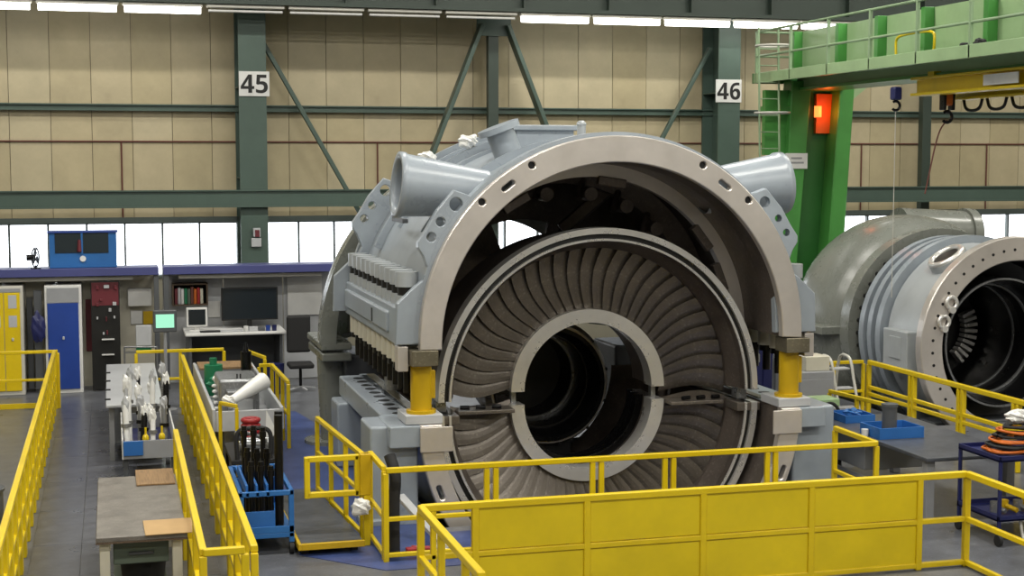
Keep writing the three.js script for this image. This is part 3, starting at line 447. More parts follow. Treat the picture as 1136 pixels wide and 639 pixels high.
// ---------------------------------------------------------------- gantry crane
{
  const xa = 13.6, ya = 6.27, zf = -8, zb = -30, c = thing('gantry_crane', 'green gantry crane with walkway railing and tapered legs', 'crane', [15, 0, -30]);
  part(c, 'walkway_edge', [rbox(xa, xa + 0.06, ya, ya + 0.22, zb, zf, 0.01, 1)], M.craneLight, 'pale green edge channel');
  part(c, 'walkway_deck', [box(xa + 0.06, 14.5, ya + 0.12, ya + 0.16, zb, zf), box(xa, 15.6, ya, ya + 0.22, zb - 0.06, zb)], M.craneDeepShade);
  part(c, 'girder_web', [box(14.5, 14.54, ya - 0.1, ya + 1.1, zb + 0.3, zf)], M.craneLight); part(c, 'girder_bottom', box(14.4, 15.3, ya - 0.16, ya - 0.1, zb + 0.3, zf), M.craneGreen);
  part(c, 'girder_web', [box(15.2, 15.24, ya - 0.1, ya + 1.1, zb + 0.3, zf)], M.craneLight);
  for (const z of [-29.6, -27.6, -26.0, -24.3, -22.3, -20.3, -18]) part(c, 'girder_stiffener', rbox(14.3, 14.5, ya + 0.16, ya + 1.1, z, z + 0.14, 0.01, 1), M.craneGreen);
  for (let z = zb + 0.1, i = 0; z < -9; z += 1.66, i++) part(c, 'railing_post', bar([xa + 0.03, ya, z], [xa + 0.03, ya + 1.12, z], 0.06, 0.06), M.rail);
  for (const h of [1.1, 0.58]) part(c, 'railing_bar', [rod([xa + 0.03, ya + h, zb + 0.1], [xa + 0.03, ya + h, zf], 0.026, 10), rod([xa + 0.03, ya + h, zb + 0.1], [14.9, ya + h, zb + 0.1], 0.026, 10)], M.rail);
  for (const z of [-24.8, -20.6]) part(c, 'yellow_handle', tube([[14.1, ya + 0.2, z], [14.1, ya + 0.55, z], [14.1, ya + 0.6, z + 0.1], [14.1, ya + 0.6, z + 1.2], [14.1, ya + 0.55, z + 1.3], [14.1, ya + 0.2, z + 1.3]], 0.025, 8, 60), M.yellow, 'yellow grab rail');
  // legs: a trestle of two tapered columns with a recess panel between them, its shade painted dark green
  const zl = -29.6, q = (px, py) => onZ(px, py, zl);
  const col = (tl, tr, bl, br, d, m) => { const A = q(...tl), B = q(...tr), C = q(...br), D = q(...bl), k = (P, Q) => { const t = (0 - P[1]) / (Q[1] - P[1]); return [P[0] + (Q[0] - P[0]) * t, 0]; }; return plate(poly([[A[0], A[1]], [B[0], B[1]], k(B, C), k(A, D)]), zl + d, 2 * d, 0.02); };
  part(c, 'leg', col([874, 90], [896, 90], [866, 235], [884, 235], 0.22, 0), M.craneGreen); part(c, 'leg', col([926, 83], [942, 83], [912, 272], [929, 272], 0.3, 0), M.craneGreen);
  const r = (x0, x1, y0, y1, z0, z1) => { const a = q(x0, y0), b = q(x1, y1); return box(a[0], b[0], b[1], a[1], z0, z1); };
  part(c, 'leg_recess', [(() => { const a = q(890, 95), b = q(930, 95); return box(a[0], b[0], 0.3, a[1], zl - 0.2, zl - 0.16); })()], M.craneDeepShade, 'recess panel between the legs with shade painted in deep green');
  part(c, 'side_panel', [r(848, 875, 100, 172, zl - 0.1, zl + 0.05), r(845, 875, 118, 124, zl - 0.1, zl + 0.2), r(853, 873, 172, 260, zl - 0.1, zl + 0.05)], M.craneGreen);
  part(c, 'top_gusset', plate(poly([q(938, 92), q(972, 85), q(940, 112)].map((p) => [p[0], p[1]])), zl + 0.2, 0.06, 0.005), M.craneLight);
  part(c, 'foot', rbox(q(865, 300)[0] - 0.6, q(915, 300)[0] + 0.5, 0, 0.45, zl - 0.4, zl + 0.4, 0.03), M.craneGreen);
  { const p = q(905, 124); part(c, 'beacon', [rod([p[0], p[1] - 0.12, zl + 0.1], [p[0], p[1] + 0.12, zl + 0.1], 0.08, 14)], M.beacon, 'glowing orange red warning light'); part(c, 'beacon_shield', r(893, 928, 98, 101, zl - 0.1, zl + 0.35), M.craneGreen);
    const l = new THREE.PointLight(new THREE.Color().setRGB(1, 0.16, 0.02), 0.7); l.position.set(p[0] + 0.12, p[1], zl + 0.3); l.castShadow = true; l.name = 'beacon_light'; scene.add(l);
    part(c, 'painted_glow_panel', r(907, 926, 104, 148, zl - 0.15, zl - 0.05), M.orange); }  // panel painted orange to stand in for the glow of the beacon
  { const p = q(878, 178); const s = thing('notice_plate', 'white notice plate fixed to the green crane leg', 'sign', [p[0], p[1], zl + 0.25]); part(s, 'plate', r(866, 890, 170, 187, zl + 0.225, zl + 0.245), M.white); part(s, 'text_line', [r(872, 884, 174.5, 176.5, zl + 0.246, zl + 0.249), r(869, 886, 179.5, 181.5, zl + 0.246, zl + 0.249)], M.grey); }
  part(c, 'ladder', [...[0, 0.45].map((d) => rod([xa - 0.3 + d, 0, zl + 0.9], [xa - 0.3 + d, 7.4, zl + 0.5], 0.025, 8)), ...Array.from({ length: 20 }, (_, i) => rod([xa - 0.3, 0.3 + i * 0.35, zl + 0.88 - i * 0.019], [xa + 0.15, 0.3 + i * 0.35, zl + 0.88 - i * 0.019], 0.015, 6))], M.rail);
  for (const y of [5.6, 7.0]) part(c, 'ladder_hoop', new THREE.TorusGeometry(0.36, 0.025, 6, 24).rotateX(PI / 2).translate(xa - 0.08, y, zl + 0.75), M.offWhite);
}
{ // yellow hoist beams and their hooks
  const hoist = (x, y, z0, label) => { const h = thing('hoist_beam', label, 'beam', [x, y, -18]); part(h, 'web', box(x - 0.02, x + 0.02, y + 0.05, y + 0.29, z0, -9), M.yellow); part(h, 'lower_flange', rbox(x - 0.16, x + 0.16, y, y + 0.05, z0, -9, 0.01, 1), M.yellow); part(h, 'upper_flange', rbox(x - 0.16, x + 0.16, y + 0.29, y + 0.34, z0, -9, 0.01, 1), M.yellow);
    part(h, 'hanger', [z0 + 0.5, z0 + 5].map((z) => box(x - 0.1, x + 0.1, y + 0.34, 6.2, z, z + 0.2)), M.yellow); return h; };
  const h1 = hoist(14.45, 5.78, -24.6, 'yellow hoist beam with white plate under the crane girder'); hoist(15.1, 5.7, -24.4, 'yellow hoist beam with cable loops under the crane girder');
  part(h1, 'plate', box(14.27, 14.285, 5.86, 6.04, -22.2, -21.2), M.white);
  const loops = thing('festoon_cable', 'dark cable loops hanging from the yellow hoist beam', 'cable', [15.1, 5.4, -21]);
  for (let i = 0; i < 7; i++) { const z = -24.1 + i * 0.75; part(loops, 'loop', tube([[15.1, 5.7, z], [15.1, 5.55, z + 0.08], [15.1, 5.5, z + 0.3], [15.1, 5.55, z + 0.52], [15.1, 5.7, z + 0.6]], 0.03, 6, 20), M.rubber); }
  const hookGeo = (x, y, z, k) => new THREE.TorusGeometry(0.09 * k, 0.028 * k, 8, 20, 4.6).rotateZ(-2.4).translate(x, y, z);
  { const x = 14.45, z = -24.2, p = onZ(994, 105, z), k = thing('chain_hook', 'small blue hook block hanging on a thin chain', 'hook', [p[0], p[1], z]); part(k, 'chain', rod([p[0], p[1] + 0.1, z], [p[0], 5.78, z], 0.015, 6), M.rubber); part(k, 'block', rbox(p[0] - 0.09, p[0] + 0.09, p[1] - 0.1, p[1] + 0.14, z - 0.08, z + 0.08, 0.04), M.navy); part(k, 'hook', hookGeo(p[0], p[1] - 0.2, z, 0.9), M.blackMetal);
    const q = onZ(992, 330, z); single('hanging_wire', 'thin pale wire hanging down before the dome', 'wire', rod([p[0], p[1] - 0.3, z], [p[0], q[1], z], 0.007, 6), M.offWhite); }
  { const z = -24.0, p = onZ(1051, 110, z), k = thing('hoist_hook', 'orange and black hoist hook hanging below yellow beam', 'hook', [p[0], p[1], z]); part(k, 'cable', rod([p[0], p[1] + 0.2, z], [p[0], 5.72, z], 0.02, 6), M.rubber); part(k, 'block', rbox(p[0] - 0.1, p[0] + 0.1, p[1] - 0.12, p[1] + 0.22, z - 0.08, z + 0.08, 0.04), M.orange); part(k, 'cheek', [rbox(p[0] - 0.115, p[0] - 0.06, p[1] - 0.2, p[1] + 0.3, z - 0.09, z + 0.09, 0.02), rbox(p[0] + 0.06, p[0] + 0.115, p[1] - 0.2, p[1] + 0.3, z - 0.09, z + 0.09, 0.02)], M.blackMetal); part(k, 'hook', hookGeo(p[0], p[1] - 0.32, z, 1.1), M.blackMetal);
    const q = onZ(1026, 215, z); single('pull_rope', 'thin dark rope slanting down from the orange hook', 'rope', tube([[p[0], p[1] - 0.38, z], [(p[0] * 2 + q[0]) / 3, (p[1] * 2 + q[1]) / 3, z], [q[0], q[1], z]], 0.014, 6), M.conduit); }
}
// ---------------------------------------------------------------- yellow railings
function railing(label, pts, o = {}) {
  const { h = 1.1, mids = [0.55], step = 1.5, w = 0.06, posts, toe, double, m = M.yellow, name = 'safety_railing' } = o;
  const g = thing(name, label, 'railing', [pts[0][0], 0, pts[0][1]]);
  for (let i = 0; i + 1 < pts.length; i++) {
    const [xa, za] = pts[i], [xb, zb] = pts[i + 1], L = Math.hypot(xb - xa, zb - za), at = (t, y) => [xa + (xb - xa) * t, y, za + (zb - za) * t];
    part(g, 'top_rail', bar(at(0, h - w / 2), at(1, h - w / 2), w, w), m);
    for (const y of mids) part(g, 'mid_rail', bar(at(0, y), at(1, y), w * 0.8, w * 0.8), m);
    if (toe) part(g, 'toe_board', bar(at(0, toe / 2 + 0.02), at(1, toe / 2 + 0.02), 0.02, toe), m);
    const n = Math.max(1, Math.round(L / step)), ts = posts && (i === 0 || L > 2) ? posts : Array.from({ length: n + 1 }, (_, k) => k / n);
    for (const t of ts) { if (i && t === 0) continue; const k = double && t > 0.02 && t < 0.98 ? [-0.055, 0.055] : [0];
      for (const d of k) { const a = at(t + d / L, 0), b = at(t + d / L, h - w); part(g, 'post', bar(a, b, w, w * 0.9), m); } }
  }
  return g;
}
railing('long yellow walkway railing beside the yellow cabinet', [[-1.06, -28.4], [-1.06, -11]], { step: 0.75, mids: [0.62, 0.3], w: 0.07, double: true });
railing('short yellow railing before the yellow cabinet', [[-3.2, -28.5], [-1.0, -28.5]], { step: 0.9, toe: 0.1 });
railing('long yellow railing along the grey parts tray', [[1.2, -27.2], [1.2, -13.4]], { step: 1.0, mids: [0.62, 0.3], w: 0.07, double: true });
railing('yellow railing beside the wooden workbench', [[0.76, -19.6], [0.74, -13.4], [1.115, -13.4]], { step: 1.3, mids: [0.55], w: 0.07 });
railing('yellow railing crossing behind the parts tray', [[0.4, -28.0], [2.0, -28.0]], { step: 0.8 });
railing('low yellow frame behind the parts tray', [[2.4, -27.6], [2.62, -26.6]], { step: 0.8 });
railing('yellow frame between parts tray and blue floor', [[2.42, -25.6], [2.64, -25.6], [2.68, -23.5]], { step: 0.8 });
railing('yellow handrail beside the low step platform', [[2.68, -20.1], [2.86, -17.45]], { step: 0.9, w: 0.06, mids: [0.6, 0.1] });
{ // swing gate of the platform
  const g = thing('swing_gate', 'small yellow swing gate closing the step platform', 'gate', [2.84, 0, -17.2]);
  part(g, 'gate_frame', [bar([2.18, 1.07, -17.3], [2.8, 1.07, -17.3], 0.07), bar([2.18, 0.64, -17.3], [2.8, 0.64, -17.3], 0.07), bar([2.18, 0.6, -17.3], [2.18, 1.1, -17.3], 0.07), bar([2.78, 0.6, -17.3], [2.78, 1.1, -17.3], 0.07)], M.yellow);
  part(g, 'hinge_plate', rbox(2.8, 2.93, 0.62, 1.12, -17.34, -17.2, 0.012), M.yellowDark); part(g, 'gate_post', bar([2.88, 0, -17.25], [2.88, 1.12, -17.25], 0.08), M.yellow);
}
single('hanging_bag', 'crumpled white bag hanging under the gate hinge', 'bag', lump(2.79, 0.5, -17.14, 0.11, 0.1, 0.06, 0.25, 3, 4), M.wrap);
railing('short yellow railing joining the gate and the long near railing', [[2.97, -17.5], [2.97, -16.56]], { step: 1.05, mids: [0.5, 0.06] });
railing('long yellow railing right in front of the open turbine', [[2.97, -16.45], [9.2, -16.45], [9.2, -17.55]], { posts: [0, 0.2, 0.408, 0.555, 0.77, 1], mids: [0.5, 0.08], double: true, w: 0.065 });
{
  const g = railing('yellow railing with solid sheet panels before the turbine', [[2.99, -12], [2.99, -14.57], [9.3, -14.57], [9.3, -12]], { posts: [0, 1], mids: [0.55, 0.05], w: 0.075 });
  const z = -14.57, xs = [527, 651, 780, 900, 1020].map((p) => onZ(p, 540, z)[0]);
  for (const x of xs) part(g, 'post', bar([x, 0, z], [x, 1.05, z], 0.075, 0.07), M.yellow);
  for (let i = 0; i < 4; i++) for (const [a, b] of [[0.07, 0.515], [0.585, 1.03]]) part(g, 'sheet_panel', rbox(xs[i] + 0.035, xs[i + 1] - 0.035, a, b, z - 0.015, z + 0.012, 0.006, 1), M.yellowSheet);
  for (const zz of [-13.6, -12.6]) part(g, 'post', bar([2.99, 0, zz], [2.99, 1.05, zz], 0.07), M.yellow);
  for (const xx of [3.12]) part(g, 'post', bar([xx, 0, z], [xx, 1.05, z], 0.06), M.yellow);
}
railing('yellow fence in front of the assembled turbine', [[12.85, -23.3], [12.85, -13]], { step: 1.45, mids: [0.62, 0.5], w: 0.08, double: true });
railing('short yellow railing at the end of the fence by the steps', [[11.6, -23.3], [12.74, -23.3]], { step: 0.7 });
railing('yellow return railing between the fence and the grey cabinet', [[10.9, -21.0], [11.1, -19.6]], { step: 0.7, h: 1.0 });
// floor coats and plates
single('blue_floor_coat', 'worn blue floor coating beside the turbine', 'floor coat', plate(poly([[2.05, 17.0], [2.9, 16.1], [9.1, 16.1], [9.1, 17.6], [3.85, 17.6], [3.85, 22.5], [3.2, 27], [1.95, 27]].map(([x, y]) => [x, y])), 0, 0.006, 0).rotateX(-PI / 2).translate(0, 0.007, 0), M.floorBlue);
{
  const w = thing('floor_plates', 'grey steel walkway plates between the yellow railings', 'floor plates', [0, 0, -20]);
  for (let i = 0; i < 10; i++) for (const [a, b] of [[-0.98, -0.42], [-0.415, 0.3], [0.305, 1.1]]) part(w, 'plate', rbox(a, b, 0.001, 0.012, -29 + i * 1.8, -27.21 + i * 1.8, 0.004, 1), M.walkway);
}
{
  const p = thing('step_platform', 'low dark step platform with yellow edging', 'platform', [2.4, 0, -18.4]);
  part(p, 'deck', plate(poly([[2.06, 16.95], [2.78, 16.95], [2.78, 17.3], [2.6, 19.85], [2.06, 19.85]]), 0, 0.05, 0.004).rotateX(-PI / 2).translate(0, 0.15, 0), M.plateDark); part(p, 'edge', [rbox(2.02, 2.06, 0.08, 0.155, -19.85, -16.9, 0.006, 1), rbox(2.06, 2.8, 0.08, 0.155, -16.95, -16.9, 0.006, 1)], M.yellowDark); part(p, 'feet', [[2.12, -19.7], [2.55, -19.7], [2.12, -17.1], [2.7, -17.1]].map(([x, z]) => box(x - 0.04, x + 0.04, 0, 0.1, z - 0.04, z + 0.04)), M.black);
}
// ---------------------------------------------------------------- workstations along the window wall
const ZS = -30.3, ZSB = -31.1;
const S = (px, py, z = ZS) => onZ(px, py, z);
const pxbox = (x0, x1, y0, y1, z, d, r = 0.012) => { const a = S(x0, y1, z), b = S(x1, y0, z); return rbox(a[0], b[0], a[1], b[1], z - d, z, r, 1); };
function station(px0, px1, label, fill) {
  const a = S(px0, 301)[0], b = S(px1, 301)[0], t = 2.42, g = thing('workstation_frame', label, 'workstation', [(a + b) / 2, 0, ZSB]);
  part(g, 'top_beam', rbox(a, b, t - 0.1, t + 0.06, ZS - 0.12, ZS + 0.02, 0.01, 1), M.violet, 'blue violet top beam');
  part(g, 'canopy', box(a, b, t + 0.02, t + 0.05, ZSB, ZS - 0.12), M.violet);
  for (const x of [a + 0.05, b - 0.05]) part(g, 'post', rbox(x - 0.05, x + 0.05, 0, t - 0.1, ZS - 0.11, ZS - 0.01, 0.01, 1), M.greyDark);
  const n = Math.max(2, Math.round((b - a) / 1.1)); for (let i = 0; i < n; i++) part(g, 'back_panel', box(a + (b - a) * i / n + 0.01, a + (b - a) * (i + 1) / n - 0.01, 0.02, t + 0.02, ZSB - 0.05, ZSB), fill);
  const m = (a + b) / 2; part(g, 'light_strip', rbox(a + 0.3, b - 0.5, t - 0.2, t - 0.12, ZS - 0.3, ZS - 0.16, 0.01, 1), M.offWhite);
  return g;
}
station(-60, 176, 'tool workstation frame with blue top beam around the cabinets', M.cream);
station(181, 385, 'computer workstation frame with blue top beam around the big screen', M.greyLight);
function cabinet(px0, px1, py0, label, m, frameM, o = {}) {
  const a = S(px0, 437)[0], b = S(px1, 437)[0], t = S(px0, py0)[1], z0 = ZSB + 0.01, z1 = ZS - 0.01, g = thing('tall_cabinet', label, 'cabinet', [(a + b) / 2, 0, z1]);
  part(g, 'body', rbox(a, b, 0, t, z0, z1, 0.015, 1), frameM);
  const n = o.doors ?? 1; for (let i = 0; i < n; i++) { const c = a + 0.05 + (b - a - 0.1) * i / n, d = a + 0.05 + (b - a - 0.1) * (i + 1) / n - 0.012; const dr = part(g, 'door', rbox(c, d, 0.09, t - 0.05 - (o.head ?? 0), z1, z1 + 0.025, 0.006, 1), m); part(dr, 'handle', rbox((c + d) / 2 - 0.02, (c + d) / 2 + 0.02, 1.08, 1.14, z1 + 0.02, z1 + 0.05, 0.008, 1), M.greyLight); for (const [y0, y1] of o.notes ?? []) part(dr, 'notice', box(c + 0.08, d - 0.06, y0, y1, z1 + 0.02, z1 + 0.028), M.greyLight); }
  if (o.head) part(g, 'head_panel', box(a + 0.05, b - 0.05, t - 0.04 - o.head, t - 0.05, z1, z1 + 0.022), M.grey);
  return g;
}
cabinet(-14, 28.5, 318, 'tall yellow cabinet with two notices on its door', M.yellow, M.offWhite, { doors: 2, notes: [[1.72, 1.98], [1.35, 1.58]], head: 0.08 });
cabinet(52, 93, 317, 'tall blue locker with white frame', M.blueDeep, M.white, { head: 0.3 });
{ // blue booth and fan on the canopy
  const z = -30.5, a = S(55, 300, z)[0], b = S(130, 300, z)[0], g = thing('control_booth', 'blue control booth with dark windows above the tool workstation', 'booth', [(a + b) / 2, 2.475, z]);
  part(g, 'body', rbox(a, b, 2.475, 3.18, z - 0.5, z, 0.015, 1), M.blue); for (const [c, d] of [[61, 90], [91.5, 120]]) part(g, 'window_pane', pxbox(c, d, 258, 281, z + 0.012, 0.02, 0.004), M.darkGlass);
  part(g, 'frame_bar', pxbox(90, 91.5, 257, 282, z + 0.02, 0.02, 0.003), M.blue); part(g, 'badge', rod(S(92, 287, z - 0.01), S(92, 287, z + 0.02), 0.06, 14), M.white);
  part(g, 'roof_edge', rbox(a - 0.03, b + 0.03, 3.17, 3.2, z - 0.53, z + 0.03, 0.008, 1), M.blueDeep);
  part(g, 'red_tag', [rod([S(88, 278, z)[0], S(88, 279, z)[1], z + 0.02], [S(88, 268, z)[0], S(88, 266, z)[1], z + 0.02], 0.045, 12, 0.03)], M.redDark, 'small red and white tag on the window bar');
  const f = S(39, 286), h = thing('desk_fan', 'small black fan on the workstation canopy', 'fan', [f[0], 2.48, -30.4]);
  part(h, 'base', [rod([f[0], 2.482, -30.4], [f[0], 2.505, -30.4], 0.1, 16), rod([f[0], 2.49, -30.4], [f[0], f[1] - 0.15, -30.4], 0.015, 8)], M.blackMetal); part(h, 'cage', [new THREE.TorusGeometry(0.19, 0.014, 8, 28).rotateY(1.25).translate(f[0], f[1], -30.4), new THREE.TorusGeometry(0.12, 0.008, 6, 24).rotateY(1.25).translate(f[0], f[1], -30.4)], M.blackMetal);
  part(h, 'motor', rod([f[0] - 0.17, f[1], -30.38], [f[0], f[1], -30.4], 0.06, 14), M.blackMetal); for (let i = 0; i < 3; i++) part(h, 'blade', rbox(-0.05, 0.05, 0.03, 0.17, -0.006, 0.006, 0.004, 1).rotateZ(i * 2.094).rotateY(1.25).translate(f[0], f[1], -30.4), M.greyDark);
}
{ // tool board, boxes and papers of the tool workstation
  const a = S(103, 432)[0], b = S(135, 432)[0], z = ZS - 0.02, g = thing('tool_board', 'tall black tool board with red upper panel and hung tools', 'tool board', [(a + b) / 2, 0, z]);
  part(g, 'panel', rbox(a, b, 0.02, 2.2, z - 0.25, z - 0.12, 0.01, 1), M.black); part(g, 'red_panel', box(a + 0.02, b - 0.02, 1.72, 2.18, z - 0.12, z - 0.11), M.redDark);
  for (const [px, py, w, h] of [[108, 319, 3, 5], [118, 318, 6, 4], [128, 319, 3, 5], [127, 337, 4, 4], [108, 338, 3, 4], [118, 354, 1.2, 5], [127, 352, 2, 3], [108, 353, 2, 3], [115, 370, 2, 3], [119, 369, 1.5, 5], [122, 344, 3, 4], [112, 333, 3, 3]]) part(g, 'hung_tool', pxbox(px - w / 2, px + w / 2, py - h / 2, py + h / 2, z - 0.07, 0.04, 0.008), rnd() > 0.55 ? M.greyLight : M.redDark);
  for (const py of [376, 393]) part(g, 'shelf', pxbox(113, 127, py, py + 1.6, z - 0.02, 0.1, 0.006), M.white);
  const lab = (n, l, c, x0, x1, y0, y1, m, zz = ZSB + 0.06, d = 0.05) => single(n, l, c, pxbox(x0, x1, y0, y1, zz, d), m);
  lab('hanging_strip', 'narrow red strip of tags hanging left of the tool board', 'tags', 96, 101, 332, 390, M.redDark);
  lab('wall_dispenser', 'white wall dispenser box right of the tool board', 'dispenser', 142, 168, 320, 340, M.white, ZSB + 0.25, 0.2);
  lab('wall_notice', 'white paper notice pinned below the dispenser', 'paper', 145, 158, 344, 360, M.white);
  lab('yellow_holder', 'yellow card holder beside the white notice', 'holder', 159, 172, 345, 360, M.yellowDark);
  lab('tissue_box', 'green and white tissue box on the steel rack', 'box', 151, 168, 361, 384, M.greyLight, ZS + 0.24, 0.15);
  lab('first_aid_box', 'small green box under the white tissue box', 'box', 151, 168, 384.5, 390, M.greenBox, ZS + 0.24, 0.15);
  single('jacket', 'dark blue jacket hanging on the post beside the locker', 'jacket', lump(S(42, 363)[0], S(42, 363)[1], ZS + 0.09, 0.14, 0.3, 0.07, 0.16, 3, 5), M.navy);
  single('dark_post', 'dark post behind the hanging jacket beside the blue locker', 'post', pxbox(40, 46, 322, 432, ZS - 0.14, 0.06), M.greyDark); single('dark_post', 'slim dark post beside the yellow cabinet', 'post', pxbox(32, 36, 330, 432, ZS - 0.4, 0.06), M.greyDark);
  { const p = S(138, 385, ZS + 0.3), q = S(174, 385, ZS + 0.3), k = thing('wire_rack', 'steel wire rack carrying the tissue box', 'rack', [p[0], 0, p[2]]); part(k, 'shelf', [rod(p, q, 0.018, 8), box(p[0], q[0], p[1] - 0.13, p[1] - 0.115, ZS + 0.05, p[2])], M.steel); for (const x of [p[0], q[0]]) part(k, 'leg', rod([x, 0, p[2]], [x, p[1], p[2]], 0.018, 8), M.steel); }
}
{ // status monitor on its stand
  const z = -27.6, p = S(183, 356, z), g = thing('status_monitor', 'small monitor with bright green screen on a stand', 'monitor', [p[0], 0, z]);
  part(g, 'housing', pxbox(170, 196, 344, 369, z, 0.1, 0.02), M.greyDark); part(g, 'screen', pxbox(173, 193, 348.5, 364, z + 0.006, 0.01, 0.002), M.screenOn, 'glowing pale green screen'); part(g, 'stand', [rod([p[0], 0.03, z - 0.06], [p[0], S(183, 369, z)[1], z - 0.06], 0.03, 10), rod([p[0], 0, z - 0.06], [p[0], 0.04, z - 0.06], 0.2, 18)], M.grey);
}
{ // computer workstation: desk, screens, shelf, books
  const a = S(205, 366, -29.9)[0], b = S(317, 366, -29.9)[0], y = S(260, 368, -29.9)[1], g = thing('desk', 'long white desk under the big screen', 'desk', [(a + b) / 2, 0, -30.2]);
  part(g, 'worktop', rbox(a, b, y - 0.06, y, ZSB + 0.02, -29.75, 0.02), M.white); for (const x of [a + 0.1, b - 0.1]) part(g, 'leg', rbox(x - 0.03, x + 0.03, 0, y - 0.06, ZSB + 0.1, -29.85, 0.01, 1), M.greyDark); part(g, 'modesty_panel', box(a + 0.13, b - 0.13, 0.1, y - 0.08, ZSB + 0.1, ZSB + 0.14), M.greyDark);
  const mon = (n, l, x0, x1, y0, y1, z, fm, bez) => { const m = thing(n, l, 'screen', [S((x0 + x1) / 2, y1, z)[0], y, z]); part(m, 'housing', pxbox(x0, x1, y0, y1, z, 0.08, 0.012), fm); part(m, 'display', pxbox(x0 + bez, x1 - bez, y0 + bez, y1 - bez, z + 0.006, 0.01, 0.002), M.screenOff, 'switched off dark display'); const c = S((x0 + x1) / 2, y1, z); part(m, 'stand', [rbox(c[0] - 0.05, c[0] + 0.05, y, c[1] + 0.05, z - 0.1, z - 0.05, 0.01, 1), rbox(c[0] - 0.15, c[0] + 0.15, y + 0.001, y + 0.02, z - 0.16, z + 0.04, 0.008, 1)], fm); };
  mon('wall_screen', 'large black flat screen on the white desk', 246, 308, 318, 356, -30.5, M.black, 1.6); mon('computer_monitor', 'small white framed monitor beside the big screen', 207, 230, 341, 363, -30.2, M.white, 2.2);
  const s0 = S(193, 338, -30.7), s1 = S(229, 316, -30.7), sh = thing('book_shelf', 'small wooden wall shelf full of binders', 'shelf', [s0[0], s0[1], -30.9]);
  part(sh, 'board', [rbox(s0[0], s1[0], s0[1] - 0.03, s0[1], ZSB + 0.01, -30.7, 0.005, 1), rbox(s0[0], s1[0], s1[1], s1[1] + 0.03, ZSB + 0.01, -30.7, 0.005, 1), rbox(s0[0] - 0.03, s0[0], s0[1] - 0.03, s1[1] + 0.03, ZSB + 0.01, -30.7, 0.005, 1), rbox(s1[0], s1[0] + 0.03, s0[1] - 0.03, s1[1] + 0.03, ZSB + 0.01, -30.7, 0.005, 1)], M.woodEdge);
  part(sh, 'back', box(s0[0], s1[0], s0[1], s1[1], ZSB + 0.001, ZSB + 0.01), M.ink);
  const cols = [[M.redDark, 'dark red'], [M.greyLight, 'pale grey'], [M.white, 'white'], [M.greenBox, 'green'], [M.benchGreen, 'olive green'], [M.conduit, 'brown'], [M.orange, 'orange'], [M.red, 'bright red'], [M.cream, 'cream']];
  let bx = s0[0] + 0.02; const bw = (s1[0] - s0[0] - 0.08) / cols.length; cols.forEach(([m, l], i) => { single('binder', `${l} binder standing in the wall shelf`, 'binder', rbox(bx, bx + bw - 0.008, s0[1] + 0.001, s1[1] - rnd(0.03, 0.09), -31.0, -30.74, 0.006, 1), m, 'binders in the wall shelf'); bx += bw; });
  const dz = -29.95, item = (n, l, c, px, w, h, m, d = 0.12) => { const p = S(px, 364, dz); single(n, l, c, rbox(p[0] - w / 2, p[0] + w / 2, y + 0.001, y + h, dz - d / 2, dz + d / 2, 0.01, 1), m); };
  item('keyboard', 'pale keyboard on the white desk', 'keyboard', 257, 0.45, 0.03, M.greyLight, 0.16); item('keyboard', 'dark keyboard near the small monitor', 'keyboard', 233, 0.4, 0.03, M.rubber, 0.16); item('telephone', 'grey telephone on the white desk', 'telephone', 281, 0.18, 0.09, M.greyLight); item('desk_phone', 'dark desk phone beside the grey telephone', 'telephone', 290, 0.14, 0.07, M.greyDark);
  for (const [px, l, m] of [[272.5, 'white mug on the desk between keyboard and telephone', M.white], [297, 'blue mug on the desk near the post', M.blueDeep], [304, 'dark bottle at the end of the desk', M.navy]]) { const p = S(px, 364, dz); single('mug', l, 'mug', new THREE.LatheGeometry([[0.001, 0], [0.045, 0], [0.05, 0.11], [0.042, 0.11], [0.038, 0.01], [0.001, 0.01]].map(([r, h]) => new THREE.Vector2(r, h)), 16).translate(p[0], y + 0.001, dz + 0.05), m); }
  single('pin_board', 'white pin board on the wall behind the dome', 'board', pxbox(319, 357, 306, 350, ZSB + 0.06, 0.03), M.white);
  single('wall_paper', 'grey paper sheet behind the small monitor', 'paper', pxbox(231, 244, 334, 352, ZSB + 0.05, 0.01), M.white);
  { const p = S(333, 395, -29.4), c = thing('office_chair', 'black office chair beside the white desk', 'chair', [p[0], 0, -29.4]), x = p[0];
    part(c, 'backrest', rbox(x - 0.24, x + 0.24, 0.75, 1.5, -29.68, -29.58, 0.05), M.rubber); part(c, 'seat', rbox(x - 0.25, x + 0.25, 0.48, 0.58, -29.62, -29.12, 0.04), M.rubber); part(c, 'column', rod([x, 0.1, -29.38], [x, 0.48, -29.38], 0.03, 10), M.blackMetal);
    for (let i = 0; i < 5; i++) { const a = i * 1.257; part(c, 'base_leg', bar([x, 0.1, -29.38], [x + 0.3 * Math.cos(a), 0.06, -29.38 + 0.3 * Math.sin(a)], 0.04, 0.03), M.greyLight); } }
  single('waste_bin', 'dark blue waste bin beside the desk', 'bin', [along(new THREE.CylinderGeometry(0.2, 0.16, 1, 4, 1), [S(304, 405, -29.2)[0], 0, -29.2], [S(304, 405, -29.2)[0], 0.6, -29.2])], M.navy);
}
{ const z = COLZ + 0.1, b = thing('call_point', 'red alarm call point with white label on column 45', 'alarm', S(285, 265, z)); part(b, 'case', pxbox(281, 289, 253, 263, z, 0.08), M.greyLight); part(b, 'red_button', pxbox(283, 288, 255, 263, z + 0.01, 0.02), M.redDark); part(b, 'label_plate', pxbox(279, 290, 264, 274, z - 0.02, 0.06), M.greyLight); }
